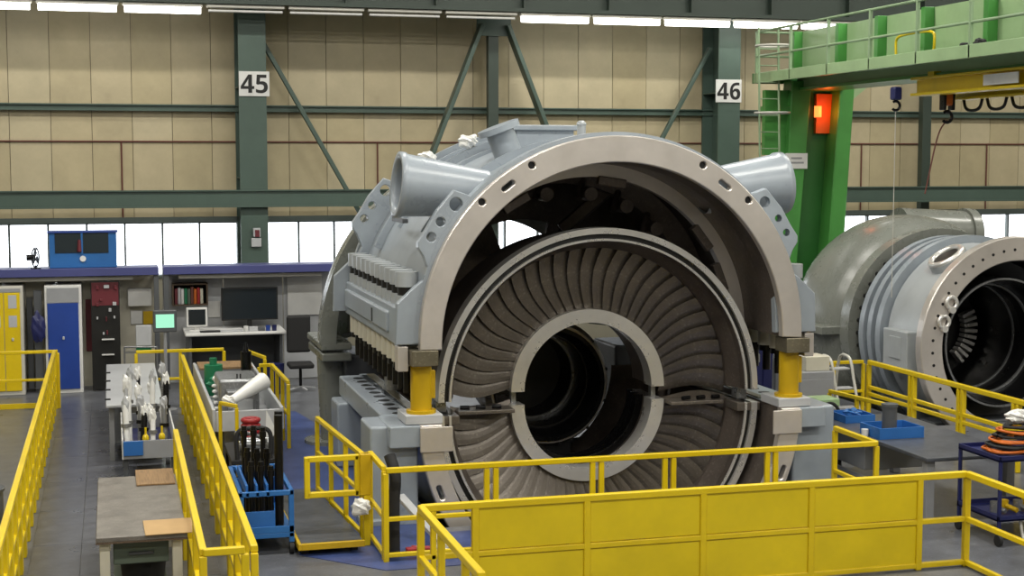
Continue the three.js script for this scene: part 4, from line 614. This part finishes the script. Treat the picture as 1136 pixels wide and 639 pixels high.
// ---------------------------------------------------------------- benches, trolleys and parts on the left
{
  const g = thing('workbench', 'worn grey workbench with cream legs and green drawer', 'workbench', [0.24, 0, -16.5]);
  part(g, 'worktop', rbox(-0.21, 0.68, 0.8, 0.85, -17.95, -15.03, 0.008), M.benchTop); part(g, 'edge_board', box(-0.215, 0.685, 0.785, 0.8, -17.95, -15.02), M.woodEdge);
  for (const x of [-0.13, 0.58]) for (const z of [-15.15, -17.8]) part(g, 'leg', rbox(x - 0.05, x + 0.05, 0, 0.785, z - 0.05, z + 0.05, 0.01, 1), M.cream);
  const d = part(g, 'drawer_unit', [rbox(-0.05, 0.5, 0.52, 0.76, -16.4, -15.2, 0.015, 1), rbox(-0.05, 0.5, 0.08, 0.14, -17.6, -15.2, 0.01, 1)], M.benchGreen); part(d, 'handle', rbox(0.1, 0.35, 0.62, 0.65, -15.2, -15.16, 0.01, 1), M.greyDark);
  single('cardboard_sheet', 'tan cardboard sheet hanging over the bench corner', 'cardboard', turnY(rbox(0.26, 0.76, 0.852, 0.862, -15.62, -15.0, 0.003, 1), 0.02, 0.5, -15.3), M.cardboard);
  single('wooden_board', 'brown wooden board lying at the rear of the workbench', 'board', rbox(0.22, 0.66, 0.852, 0.872, -18.2, -17.35, 0.004, 1), M.ply);
  single('oil_bin', 'dark bin standing under the workbench', 'bin', along(new THREE.CylinderGeometry(0.24, 0.2, 1, 20), [0.25, 0.141, -15.6], [0.25, 0.5, -15.6]), M.rubber);
}
{
  const g = thing('steel_table', 'bare bright steel table before the tool board', 'table', [0.3, 0, -25.5]);
  part(g, 'tabletop', rbox(-0.13, 0.72, 0.86, 0.9, -27.7, -23.0, 0.008), M.sheetSteel, 'bright sheet steel top'); for (const x of [-0.05, 0.65]) for (const z of [-23.2, -27.5]) part(g, 'leg', rbox(x - 0.04, x + 0.04, 0, 0.86, z - 0.04, z + 0.04, 0.01, 1), M.grey);
  for (let i = 0; i < 4; i++) part(g, 'edge_clip', rbox(-0.15, -0.06, 0.898, 0.915, -23.6 - i, -23.5 - i, 0.005, 1), M.rubber);
  part(g, 'lower_shelf', box(-0.05, 0.65, 0.25, 0.28, -27.5, -23.2), M.greyDark);
}
{
  const g = thing('rod_trolley', 'grey box trolley holding upright wrapped rods', 'trolley', [0.45, 0, -21.6]);
  part(g, 'side_panel', rbox(0.08, 0.1, 0.55, 0.82, -22.8, -20.5, 0.004, 1), M.white); part(g, 'side_panel', rbox(0.79, 0.81, 0.55, 0.82, -22.8, -20.5, 0.004, 1), M.white); part(g, 'end_panel', rbox(0.1, 0.79, 0.55, 0.8, -20.52, -20.5, 0.004, 1), M.grey); part(g, 'end_panel', rbox(0.1, 0.79, 0.55, 0.8, -22.8, -22.78, 0.004, 1), M.grey); part(g, 'bottom', box(0.1, 0.79, 0.55, 0.57, -22.78, -20.52), M.navy);
  part(g, 'blue_box', rbox(0.1, 0.36, 0.6, 0.8, -20.5, -20.47, 0.006, 1), M.blueBox, 'blue panel on the trolley end');
  for (const x of [0.13, 0.76]) for (const z of [-20.6, -22.7]) part(g, 'leg', [rbox(x - 0.03, x + 0.03, 0.12, 0.55, z - 0.03, z + 0.03, 0.006, 1), rod([x - 0.03, 0.07, z], [x + 0.03, 0.07, z], 0.07, 14)], M.greyDark);
  const pal = [M.wrap, M.wrap, M.greyLight, M.steel, M.wrap, M.blackMetal];
  for (let i = 0; i < 16; i++) {
    const x = 0.18 + (i % 4) * 0.17 + rnd(-0.02, 0.02), z = -22.5 + Math.floor(i / 4) * 0.5 + rnd(-0.06, 0.06), h = rnd(1.05, 1.32) + (i < 8 ? 0.16 : -0.08), r = rnd(0.025, 0.045), lx = rnd(-0.03, 0.06);
    const o = thing('wrapped_rod', 'upright machine rod with white wrapped head in the grey trolley', 'rod', [x, 0.575, z], 'rods in the grey trolley');
    part(o, 'shaft', rod([x, 0.575, z], [x + lx, h, z - 0.1], r, 10), pal[(i * 5) % 6]); part(o, 'wrapped_head', lump(x + lx, h, z - 0.1, 0.05, 0.12, 0.045, 0.3, 2, i), i % 3 ? M.wrap : M.greyLight);
    part(o, 'collar', rod([x + lx * 0.5, (h + 0.575) / 2, z - 0.05], [x + lx * 0.55, (h + 0.575) / 2 + 0.05, z - 0.055], r * 1.7, 10), i % 2 ? M.blackMetal : M.steel);
  }
  for (const [x, z] of [[0.4, -20.66], [0.62, -20.72]]) single('capped_stud', 'short stud with small yellow plastic cap in the trolley', 'stud', [lump(x, 0.8, z, 0.045, 0.06, 0.045, 0.05, 2), rod([x, 0.572, z], [x, 0.95, z], 0.015, 8)], M.yellow, 'capped studs in the grey trolley');
}
{
  const g = thing('parts_tray', 'long grey plastic tray of machine parts behind the railing', 'tray', [1.85, 0, -23.8]), a = 1.34, b = 2.36, z0 = -26.4, z1 = -21.3, y = 1.05;
  part(g, 'tray_side', rbox(a, a + 0.05, 0.72, y, z0, z1, 0.015), M.greyLight); part(g, 'tray_side', rbox(b - 0.05, b, 0.72, y, z0, z1, 0.015), M.greyLight); part(g, 'tray_end', rbox(a + 0.05, b - 0.05, 0.72, y - 0.03, z1 - 0.05, z1, 0.015), M.greyLight); part(g, 'tray_end', rbox(a + 0.05, b - 0.05, 0.72, y - 0.03, z0, z0 + 0.05, 0.015), M.greyLight); part(g, 'tray_bottom', box(a + 0.05, b - 0.05, 0.72, 0.75, z0 + 0.05, z1 - 0.05), M.grey);
  for (const x of [a + 0.12, b - 0.12]) for (const z of [z0 + 0.3, z1 - 0.3]) part(g, 'leg', [rbox(x - 0.06, x + 0.06, 0.1, 0.72, z - 0.06, z + 0.06, 0.01, 1), rod([x - 0.03, 0.08, z], [x + 0.03, 0.08, z], 0.08, 14)], M.greyDark);
  const m = thing('machined_part', 'large silver machined block lying in the parts tray', 'machine part', [1.82, 0.751, -22.6]);
  part(m, 'block', [rbox(1.5, 2.1, 0.751, 1.34, -23.2, -22.2, 0.05), rbox(1.6, 2.02, 0.8, 1.2, -22.2, -21.95, 0.02)], M.steel); part(m, 'pocket', rbox(1.68, 1.98, 0.86, 1.08, -21.96, -21.93, 0.02), M.greyLight); for (let i = 0; i < 6; i++) part(m, 'rim_tooth', lump(1.47, 0.83 + i * 0.07, -22.2 - i * 0.1, 0.04, 0.03, 0.04, 0.1, 2), M.white);
  part(m, 'stud', [0, 1].map((i) => rod([1.78 + i * 0.05, 1.34, -22.3], [1.78 + i * 0.05, 1.41, -22.3], 0.012, 6)), M.ink);
  single('plastic_roll', 'white rolled plastic sheet lying slanted on the parts tray', 'roll', [rod([1.62, 1.17, -21.3], [2.12, 1.37, -21.75], 0.06, 18, 0.13), lump(1.6, 1.16, -21.32, 0.11, 0.09, 0.06, 0.25, 3, 8)], M.wrap);
  single('green_bottle', 'dark green canister at the rear of the parts tray', 'canister', [rod([1.58, 0.751, -24.6], [1.58, 1.25, -24.6], 0.15, 20), rod([1.58, 1.25, -24.6], [1.58, 1.36, -24.6], 0.06, 12), lump(1.62, 1.0, -24.2, 0.16, 0.12, 0.1, 0.3, 2, 3)], M.greenBox);
  single('packing_board', 'brown packing board across the rear of the parts tray', 'board', rbox(1.4, 2.3, 1.052, 1.09, -26.2, -25.4, 0.006, 1), M.ply);
  for (let i = 0; i < 7; i++) single('wrapped_part', 'small white wrapped part in the parts tray', 'wrapped part', lump(1.6 + 0.19 * (i % 4), 1.12, -23.5 - 0.32 * Math.floor(i / 4), 0.075, 0.07, 0.09, 0.35, 2, i + 11), i % 3 ? M.wrap : M.greyLight, 'wrapped parts in the tray');
  single('dark_canister', 'black spray canister behind the silver block', 'canister', [rod([2.15, 0.751, -25.0], [2.15, 1.4, -25.0], 0.09, 14), rod([2.15, 1.4, -25.0], [2.15, 1.55, -25.0], 0.05, 12, 0.02)], M.blackMetal);
}
{ // small cart with red coil, black handle frame and white sheets between tray and blue trolley
  const g = thing('tool_cart', 'black tool cart with curved handle in front of the parts tray', 'cart', [1.8, 0, -19.4]);
  part(g, 'shelf', rbox(1.42, 1.98, 0.72, 0.78, -20.2, -18.9, 0.01, 1), M.rubber); part(g, 'shelf', rbox(1.42, 1.98, 0.25, 0.3, -20.2, -18.9, 0.01, 1), M.rubber); for (const x of [1.46, 1.94]) for (const z of [-20.15, -18.95]) part(g, 'leg', rbox(x - 0.02, x + 0.02, 0.02, 0.78, z - 0.02, z + 0.02, 0.004, 1), M.blackMetal);
  part(g, 'handle', tube([[1.5, 0.77, -18.95], [1.5, 1.1, -18.95], [1.55, 1.16, -18.95], [1.87, 1.16, -18.95], [1.92, 1.1, -18.95], [1.92, 0.77, -18.95]], 0.03, 10, 50), M.rubber);
  single('red_coil', 'stack of red rings on the black tool cart', 'rings', [0, 1, 2, 3, 4].map((i) => new THREE.TorusGeometry(0.1, 0.035, 8, 20).rotateX(PI / 2).translate(1.76, 0.82 + i * 0.075, -19.9)), M.red);
  single('white_folder', 'white folded sheet standing on the tool cart', 'sheet', [plate(poly([[1.93, 0.785], [1.97, 0.785], [2.08, 1.0], [1.95, 1.28]]), -19.7, 0.02, 0.003)], M.white);
  single('motor_unit', 'grey motor unit with pipes on the tool cart', 'motor', [rod([1.55, 0.9, -19.3], [1.95, 0.9, -19.3], 0.1, 18), rbox(1.6, 1.9, 0.785, 0.86, -19.45, -19.1, 0.02), tube([[1.6, 0.95, -19.2], [1.5, 1.1, -19.1], [1.75, 1.05, -19.15], [1.9, 0.96, -19.2]], 0.025, 8)], M.steel);
  railing('narrow yellow guard hoop beside the silver block', [[1.42, -20.8], [1.62, -20.45]], { h: 1.25, mids: [], step: 2, w: 0.05 });
}
{
  const g = thing('blue_trolley', 'blue two shelf trolley carrying long black rods', 'trolley', [1.7, 0, -17.8]), a = 1.36, b = 2.0, z0 = -18.7, z1 = -17.1;
  part(g, 'top_tray', [rbox(a, b, 0.7, 0.76, z1 - 0.05, z1, 0.008, 1), rbox(a, b, 0.7, 0.76, z0, z0 + 0.05, 0.008, 1), rbox(a, a + 0.05, 0.7, 0.76, z0, z1, 0.008, 1), rbox(b - 0.05, b, 0.7, 0.76, z0, z1, 0.008, 1), ...[0.09, 0.205, 0.325].map((t) => box(a + t, a + t + 0.03, 0.7, 0.75, z0, z1))], M.blue);
  part(g, 'lower_tray', [rbox(a, b, 0.2, 0.26, z0, z1, 0.008, 1), rbox(a, b, 0.26, 0.34, z1 - 0.02, z1, 0.004, 1)], M.blue); part(g, 'front_panel', rbox(a + 0.06, b - 0.22, 0.26, 0.52, z1 - 0.05, z1 - 0.03, 0.004, 1), M.blueBox); part(g, 'rear_panel', rbox(a + 0.06, b - 0.06, 0.26, 0.6, z0 + 0.02, z0 + 0.04, 0.004, 1), M.blueBox);
  for (const x of [a + 0.03, b - 0.03]) for (const z of [z0 + 0.03, z1 - 0.03]) part(g, 'post', [rbox(x - 0.03, x + 0.03, 0.14, 0.72, z - 0.03, z + 0.03, 0.006, 1)], M.blue), part(g, 'castor', [rod([x - 0.025, 0.07, z], [x + 0.025, 0.07, z], 0.07, 14), box(x - 0.02, x + 0.02, 0.08, 0.15, z - 0.02, z + 0.02)], M.rubber);
  for (const t of [0.09, 0.205, 0.325]) part(g, 'rod_holder', rbox(a + t, a + t + 0.03, 0.75, 0.82, z0 + 0.3, z1 - 0.1, 0.006, 1), M.blueBox);
  for (let i = 0; i < 9; i++) { const x = a + 0.165 + (i % 3) * 0.115, z = z1 - 0.2 - Math.floor(i / 3) * 0.45, t = 0.98 + 0.13 * Math.floor(i / 3) + rnd(0, 0.12); single('black_rod', 'slim black rod standing upright in the blue trolley', 'rod', [rod([x, 0.262, z], [x, t, z], 0.032, 12), rod([x, t - 0.12, z], [x, t - 0.05, z], 0.042, 12)], M.blackMetal, 'slim rods in the blue trolley'); }
  for (const [x, z] of [[1.85, -17.3], [1.88, -17.55]]) single('thick_bar', 'thick tall black bar at the corner of the blue trolley', 'bar', rod([x, 0.262, z], [x, 1.62, z], 0.05, 14), M.blackMetal, 'thick bars in the blue trolley');
}
// floor clutter inside the near railing
single('white_channel', 'white metal channel leaning on the floor by the pedestal', 'channel', bar([3.35, 0.5, -17.6], [3.75, 0.04, -16.75], 0.12, 0.05), M.greyLight);
single('red_tool', 'red handled tool lying on the blue floor', 'tool', [rod([3.34, 0.05, -16.8], [3.58, 0.05, -16.7], 0.035, 10), rbox(3.26, 3.38, 0.008, 0.07, -16.8, -16.7, 0.01, 1)], M.red);
single('white_cloth', 'crumpled white cloth beside the red tool', 'cloth', lump(3.7, 0.09, -16.62, 0.12, 0.06, 0.08, 0.35, 3, 9), M.wrap);
single('black_hose', 'thick black hose standing behind the railing corner', 'hose', tube([[3.12, 0.02, -16.75], [3.12, 0.6, -16.75], [3.14, 0.95, -16.78], [3.1, 1.15, -16.9]], 0.07, 12, 30), M.rubber);
single('dark_drum', 'dark grey drum beside the walkway railing', 'drum', [rod([-1.55, 0, -17.8], [-1.55, 0.8, -17.8], 0.28, 24), rod([-1.55, 0.8, -17.8], [-1.55, 0.83, -17.8], 0.3, 24)], M.greyDark);
single('black_crate', 'black crate standing outside the walkway railing', 'crate', [rbox(-1.75, -1.25, 0, 0.5, -16.3, -15.3, 0.02), rbox(-1.78, -1.22, 0.5, 0.55, -16.33, -15.27, 0.01)], M.rubber);
// ---------------------------------------------------------------- right side: bench, boxes, trolley, cabinet
{
  const g = thing('assembly_bench', 'long grey assembly bench before the yellow fence', 'bench', [10.5, 0, -17.9]), a = 9.85, b = 11.25, z0 = -19.5, z1 = -16.35;
  part(g, 'worktop', rbox(a, b, 0.81, 0.86, z0, z1, 0.012), M.plateDark); for (const x of [a + 0.12, b - 0.12]) for (const z of [z0 + 0.15, z1 - 0.15]) part(g, 'leg', rbox(x - 0.06, x + 0.06, 0, 0.81, z - 0.06, z + 0.06, 0.01, 1), M.grey);
  part(g, 'drawer_box', rbox(a + 0.2, b - 0.2, 0.3, 0.8, z0 + 0.3, z0 + 1.2, 0.015, 1), M.grey); part(g, 'stretcher', rbox(a + 0.1, a + 0.14, 0.2, 0.26, z0 + 0.15, z1 - 0.15, 0.006, 1), M.grey);
  const tray = (l, px0, px1, py, d, hgt) => { const p = onY(px0, py, 0.862), q = onY(px1, py, 0.862), c = thing('blue_box', l, 'box', [(p[0] + q[0]) / 2, 0.862, p[2] - d / 2]), xa = p[0], xb = q[0], za = p[2] - d, zb = p[2], y = 0.862; part(c, 'bottom', box(xa, xb, y, y + 0.015, za, zb), M.blueBox); for (const s of [[xa, xa + 0.02, za, zb], [xb - 0.02, xb, za, zb], [xa + 0.02, xb - 0.02, za, za + 0.02], [xa + 0.02, xb - 0.02, zb - 0.02, zb]]) part(c, 'side', rbox(s[0], s[1], y + 0.015, y + hgt, s[2], s[3], 0.004, 1), M.blueBox); return [xa, xb, za, zb, y]; };
  const A = tray('blue plastic box with grey cylinder on the assembly bench', 976, 1033, 488, 0.55, 0.15), B = tray('shallow blue plastic box nearer the green cloth on the bench', 938, 976, 470, 0.5, 0.11);
  single('steel_cylinder', 'dark grey steel cylinder standing in the blue box', 'cylinder', [rod([A[0] + 0.28, A[4] + 0.016, A[2] + 0.3], [A[0] + 0.28, A[4] + 0.42, A[2] + 0.3], 0.1, 24), rod([A[0] + 0.28, A[4] + 0.4, A[2] + 0.3], [A[0] + 0.28, A[4] + 0.44, A[2] + 0.3], 0.112, 24)], M.greyDark);
  single('white_cup', 'small white cup on the bench behind the blue box', 'cup', rod([A[0] - 0.06, 0.862, A[2] + 0.25], [A[0] - 0.06, 0.96, A[2] + 0.25], 0.045, 14, 0.05), M.white);
  single('box_cloth', 'pale blue cloth bundled in the shallow blue box', 'cloth', lump((B[0] + B[1]) / 2, B[4] + 0.11, (B[2] + B[3]) / 2, 0.12, 0.06, 0.1, 0.25, 3, 6), M.blue);
}
{
  const g = thing('navy_trolley', 'dark blue steel trolley loaded with orange cables', 'trolley', [10.7, 0, -15.6]), a = 10.14, b = 11.5, z0 = -16.1, z1 = -15.2, y = 1.02;
  for (const [yy, n] of [[y, 'top_shelf'], [0.3, 'lower_shelf']]) part(g, n, [box(a, b, yy, yy + 0.02, z0, z1), rbox(a, b, yy, yy + 0.07, z1 - 0.02, z1, 0.004, 1), rbox(a, b, yy, yy + 0.07, z0, z0 + 0.02, 0.004, 1), rbox(a, a + 0.02, yy, yy + 0.07, z0, z1, 0.004, 1), rbox(b - 0.02, b, yy, yy + 0.07, z0, z1, 0.004, 1)], M.navy);
  for (const x of [a + 0.02, b - 0.02]) for (const z of [z0 + 0.02, z1 - 0.02]) part(g, 'post', bar([x, 0.12, z], [x, x > 11 || z > -15.5 ? y + 0.02 : y + 0.04, z], 0.04), M.navy), part(g, 'castor', rod([x - 0.02, 0.07, z], [x + 0.02, 0.07, z], 0.07, 14), M.rubber);
  for (let i = 0; i < 6; i++) { const c = [10.5 + i * 0.05, y + 0.06 + i * 0.055, -15.65]; single('cable_coil', i % 2 ? 'loose dark cable coil heaped on the dark blue trolley' : 'loose orange cable coil heaped on the dark blue trolley', 'cable', tube(Array.from({ length: 20 }, (_, k) => { const a = k * 0.95 + i; return [c[0] + (0.16 + rnd(0, 0.14)) * Math.cos(a), c[1] + rnd(-0.012, 0.012), c[2] + (0.14 + rnd(0, 0.12)) * Math.sin(a)]; }), 0.018, 6, 120), i % 2 ? M.rubber : M.orange, i % 2 ? 'dark cables on the trolley' : 'orange cables on the trolley'); }
  single('white_device', 'white wrapped device on the cable heap', 'device', lump(10.68, y + 0.46, -15.65, 0.17, 0.08, 0.1, 0.3, 3, 12), M.wrap);
  for (let i = 0; i < 5; i++) single('small_fitting', i % 2 ? 'small yellowish fitting on the lower trolley shelf' : 'small silver fitting on the lower trolley shelf', 'fitting', [rod([10.35 + i * 0.16, 0.322, -15.6 - 0.06 * (i % 2)], [10.35 + i * 0.16, 0.45, -15.6 - 0.06 * (i % 2)], 0.06, 12), rod([10.35 + i * 0.16, 0.39, -15.6], [10.4 + i * 0.16, 0.36, -15.45], 0.03, 10)], i % 2 ? M.yellowDark : M.steel, i % 2 ? 'yellowish fittings' : 'silver fittings');
  const hose = single('pale_hose', 'pale hose loop hanging below the dark blue trolley', 'hose', tube([[10.5, 0.29, -15.3], [10.5, 0.06, -15.18], [10.65, 0.03, -15.1], [10.72, 0.2, -15.17]], 0.02, 8), M.offWhite);
}
{ // behind the yellow jack: grey cabinet, boxes, steps, green cloth
  const z = -21.4, q = (px, py) => onZ(px, py, z), a = q(884, 445)[0], b = q(925, 445)[0], g = thing('grey_cabinet', 'grey metal cabinet right of the yellow jack', 'cabinet', [(a + b) / 2, 0, z]);
  part(g, 'body', rbox(a, b, 0, 1.22, z - 0.8, z, 0.015), M.grey); part(g, 'door', rbox(a + 0.04, b - 0.04, 0.1, 1.1, z, z + 0.015, 0.004, 1), M.grey);
  single('parts_carton', 'pale carton standing on the grey metal cabinet', 'carton', rbox(a + 0.2, a + 0.62, 1.221, 1.45, z - 0.55, z - 0.1, 0.008, 1), M.cream);
  single('round_cover', 'dark round cover behind the carton', 'cover', [new THREE.SphereGeometry(0.34, 24, 12, 0, 2 * PI, 0, PI / 2).translate(a + 0.55, 1.225, z - 1.3), rod([a + 0.55, 0, z - 1.3], [a + 0.55, 1.225, z - 1.3], 0.34, 24)], M.greyDark);
  const s = thing('step_ladder', 'pale metal step ladder next to the fence end', 'ladder', [11.7, 0, -21.9]), x0 = 11.3, x1 = 11.65;
  for (const x of [x0, x1]) part(s, 'rail', tube([[x, 0, -21.2], [x, 1.0, -21.6], [x, 1.35, -21.75], [x, 1.4, -21.9], [x, 1.35, -22.1], [x, 0, -22.3]], 0.025, 8, 50), M.offWhite);
  for (const [y, zz] of [[0.3, -21.35], [0.6, -21.47], [0.9, -21.6], [1.2, -21.75]]) part(s, 'tread', rbox(x0, x1, y - 0.02, y + 0.01, zz - 0.18, zz, 0.006, 1), M.greyLight);
  const d = onY(903, 442, 1.0); const st = thing('side_stand', 'low grey stand carrying the green cloth', 'stand', [10.2, 0, -20.3]); part(st, 'top', rbox(9.7, 10.6, 0.86, 0.9, -20.6, -19.9, 0.01, 1), M.grey); for (const x of [9.76, 10.54]) for (const zz of [-20.54, -19.96]) part(st, 'leg', rbox(x - 0.03, x + 0.03, 0, 0.86, zz - 0.03, zz + 0.03, 0.006, 1), M.greyDark);
  single('green_cloth', 'bright green cloth lying on the low grey stand', 'cloth', lump(9.92, 1.0, -20.2, 0.18, 0.075, 0.16, 0.3, 3, 14), M.greenBag); single('green_crate', 'pale green flat crate beside the green cloth', 'crate', rbox(10.2, 10.56, 0.901, 1.02, -20.4, -20.0, 0.02), M.craneLight);
  single('black_cable', 'black cable looping over the edge of the low grey stand', 'cable', tube([[10.2, 0.93, -19.95], [10.35, 0.98, -19.8], [10.5, 0.6, -19.75], [10.4, 0.05, -19.7]], 0.025, 8), M.rubber);
}
{
  const g = thing('navy_cabinet', 'dark blue cabinet standing behind the turbine near the crane leg', 'cabinet', [11.55, 0, -25.1]);
  part(g, 'body', rbox(11.0, 12.1, 0, 1.85, -25.4, -24.9, 0.02), M.navy); for (const x of [11.05, 11.56]) { const d = part(g, 'door', rbox(x, x + 0.48, 0.1, 1.78, -24.9, -24.88, 0.006, 1), M.navy); part(d, 'handle', rbox(x + 0.4, x + 0.43, 0.9, 1.05, -24.88, -24.85, 0.008, 1), M.steel); }
  single('cable_bundle', 'small black and white cable bundle on the crane walkway', 'cable', [tube([[13.9, 6.47, -22.6], [14.05, 6.5, -22.4], [13.85, 6.53, -22.2], [14.1, 6.5, -22.0], [14.0, 6.46, -21.8]], 0.04, 8), lump(14.0, 6.54, -21.9, 0.1, 0.08, 0.14, 0.2, 2, 3)], M.rubber);
}
renderer.render(scene, camera);
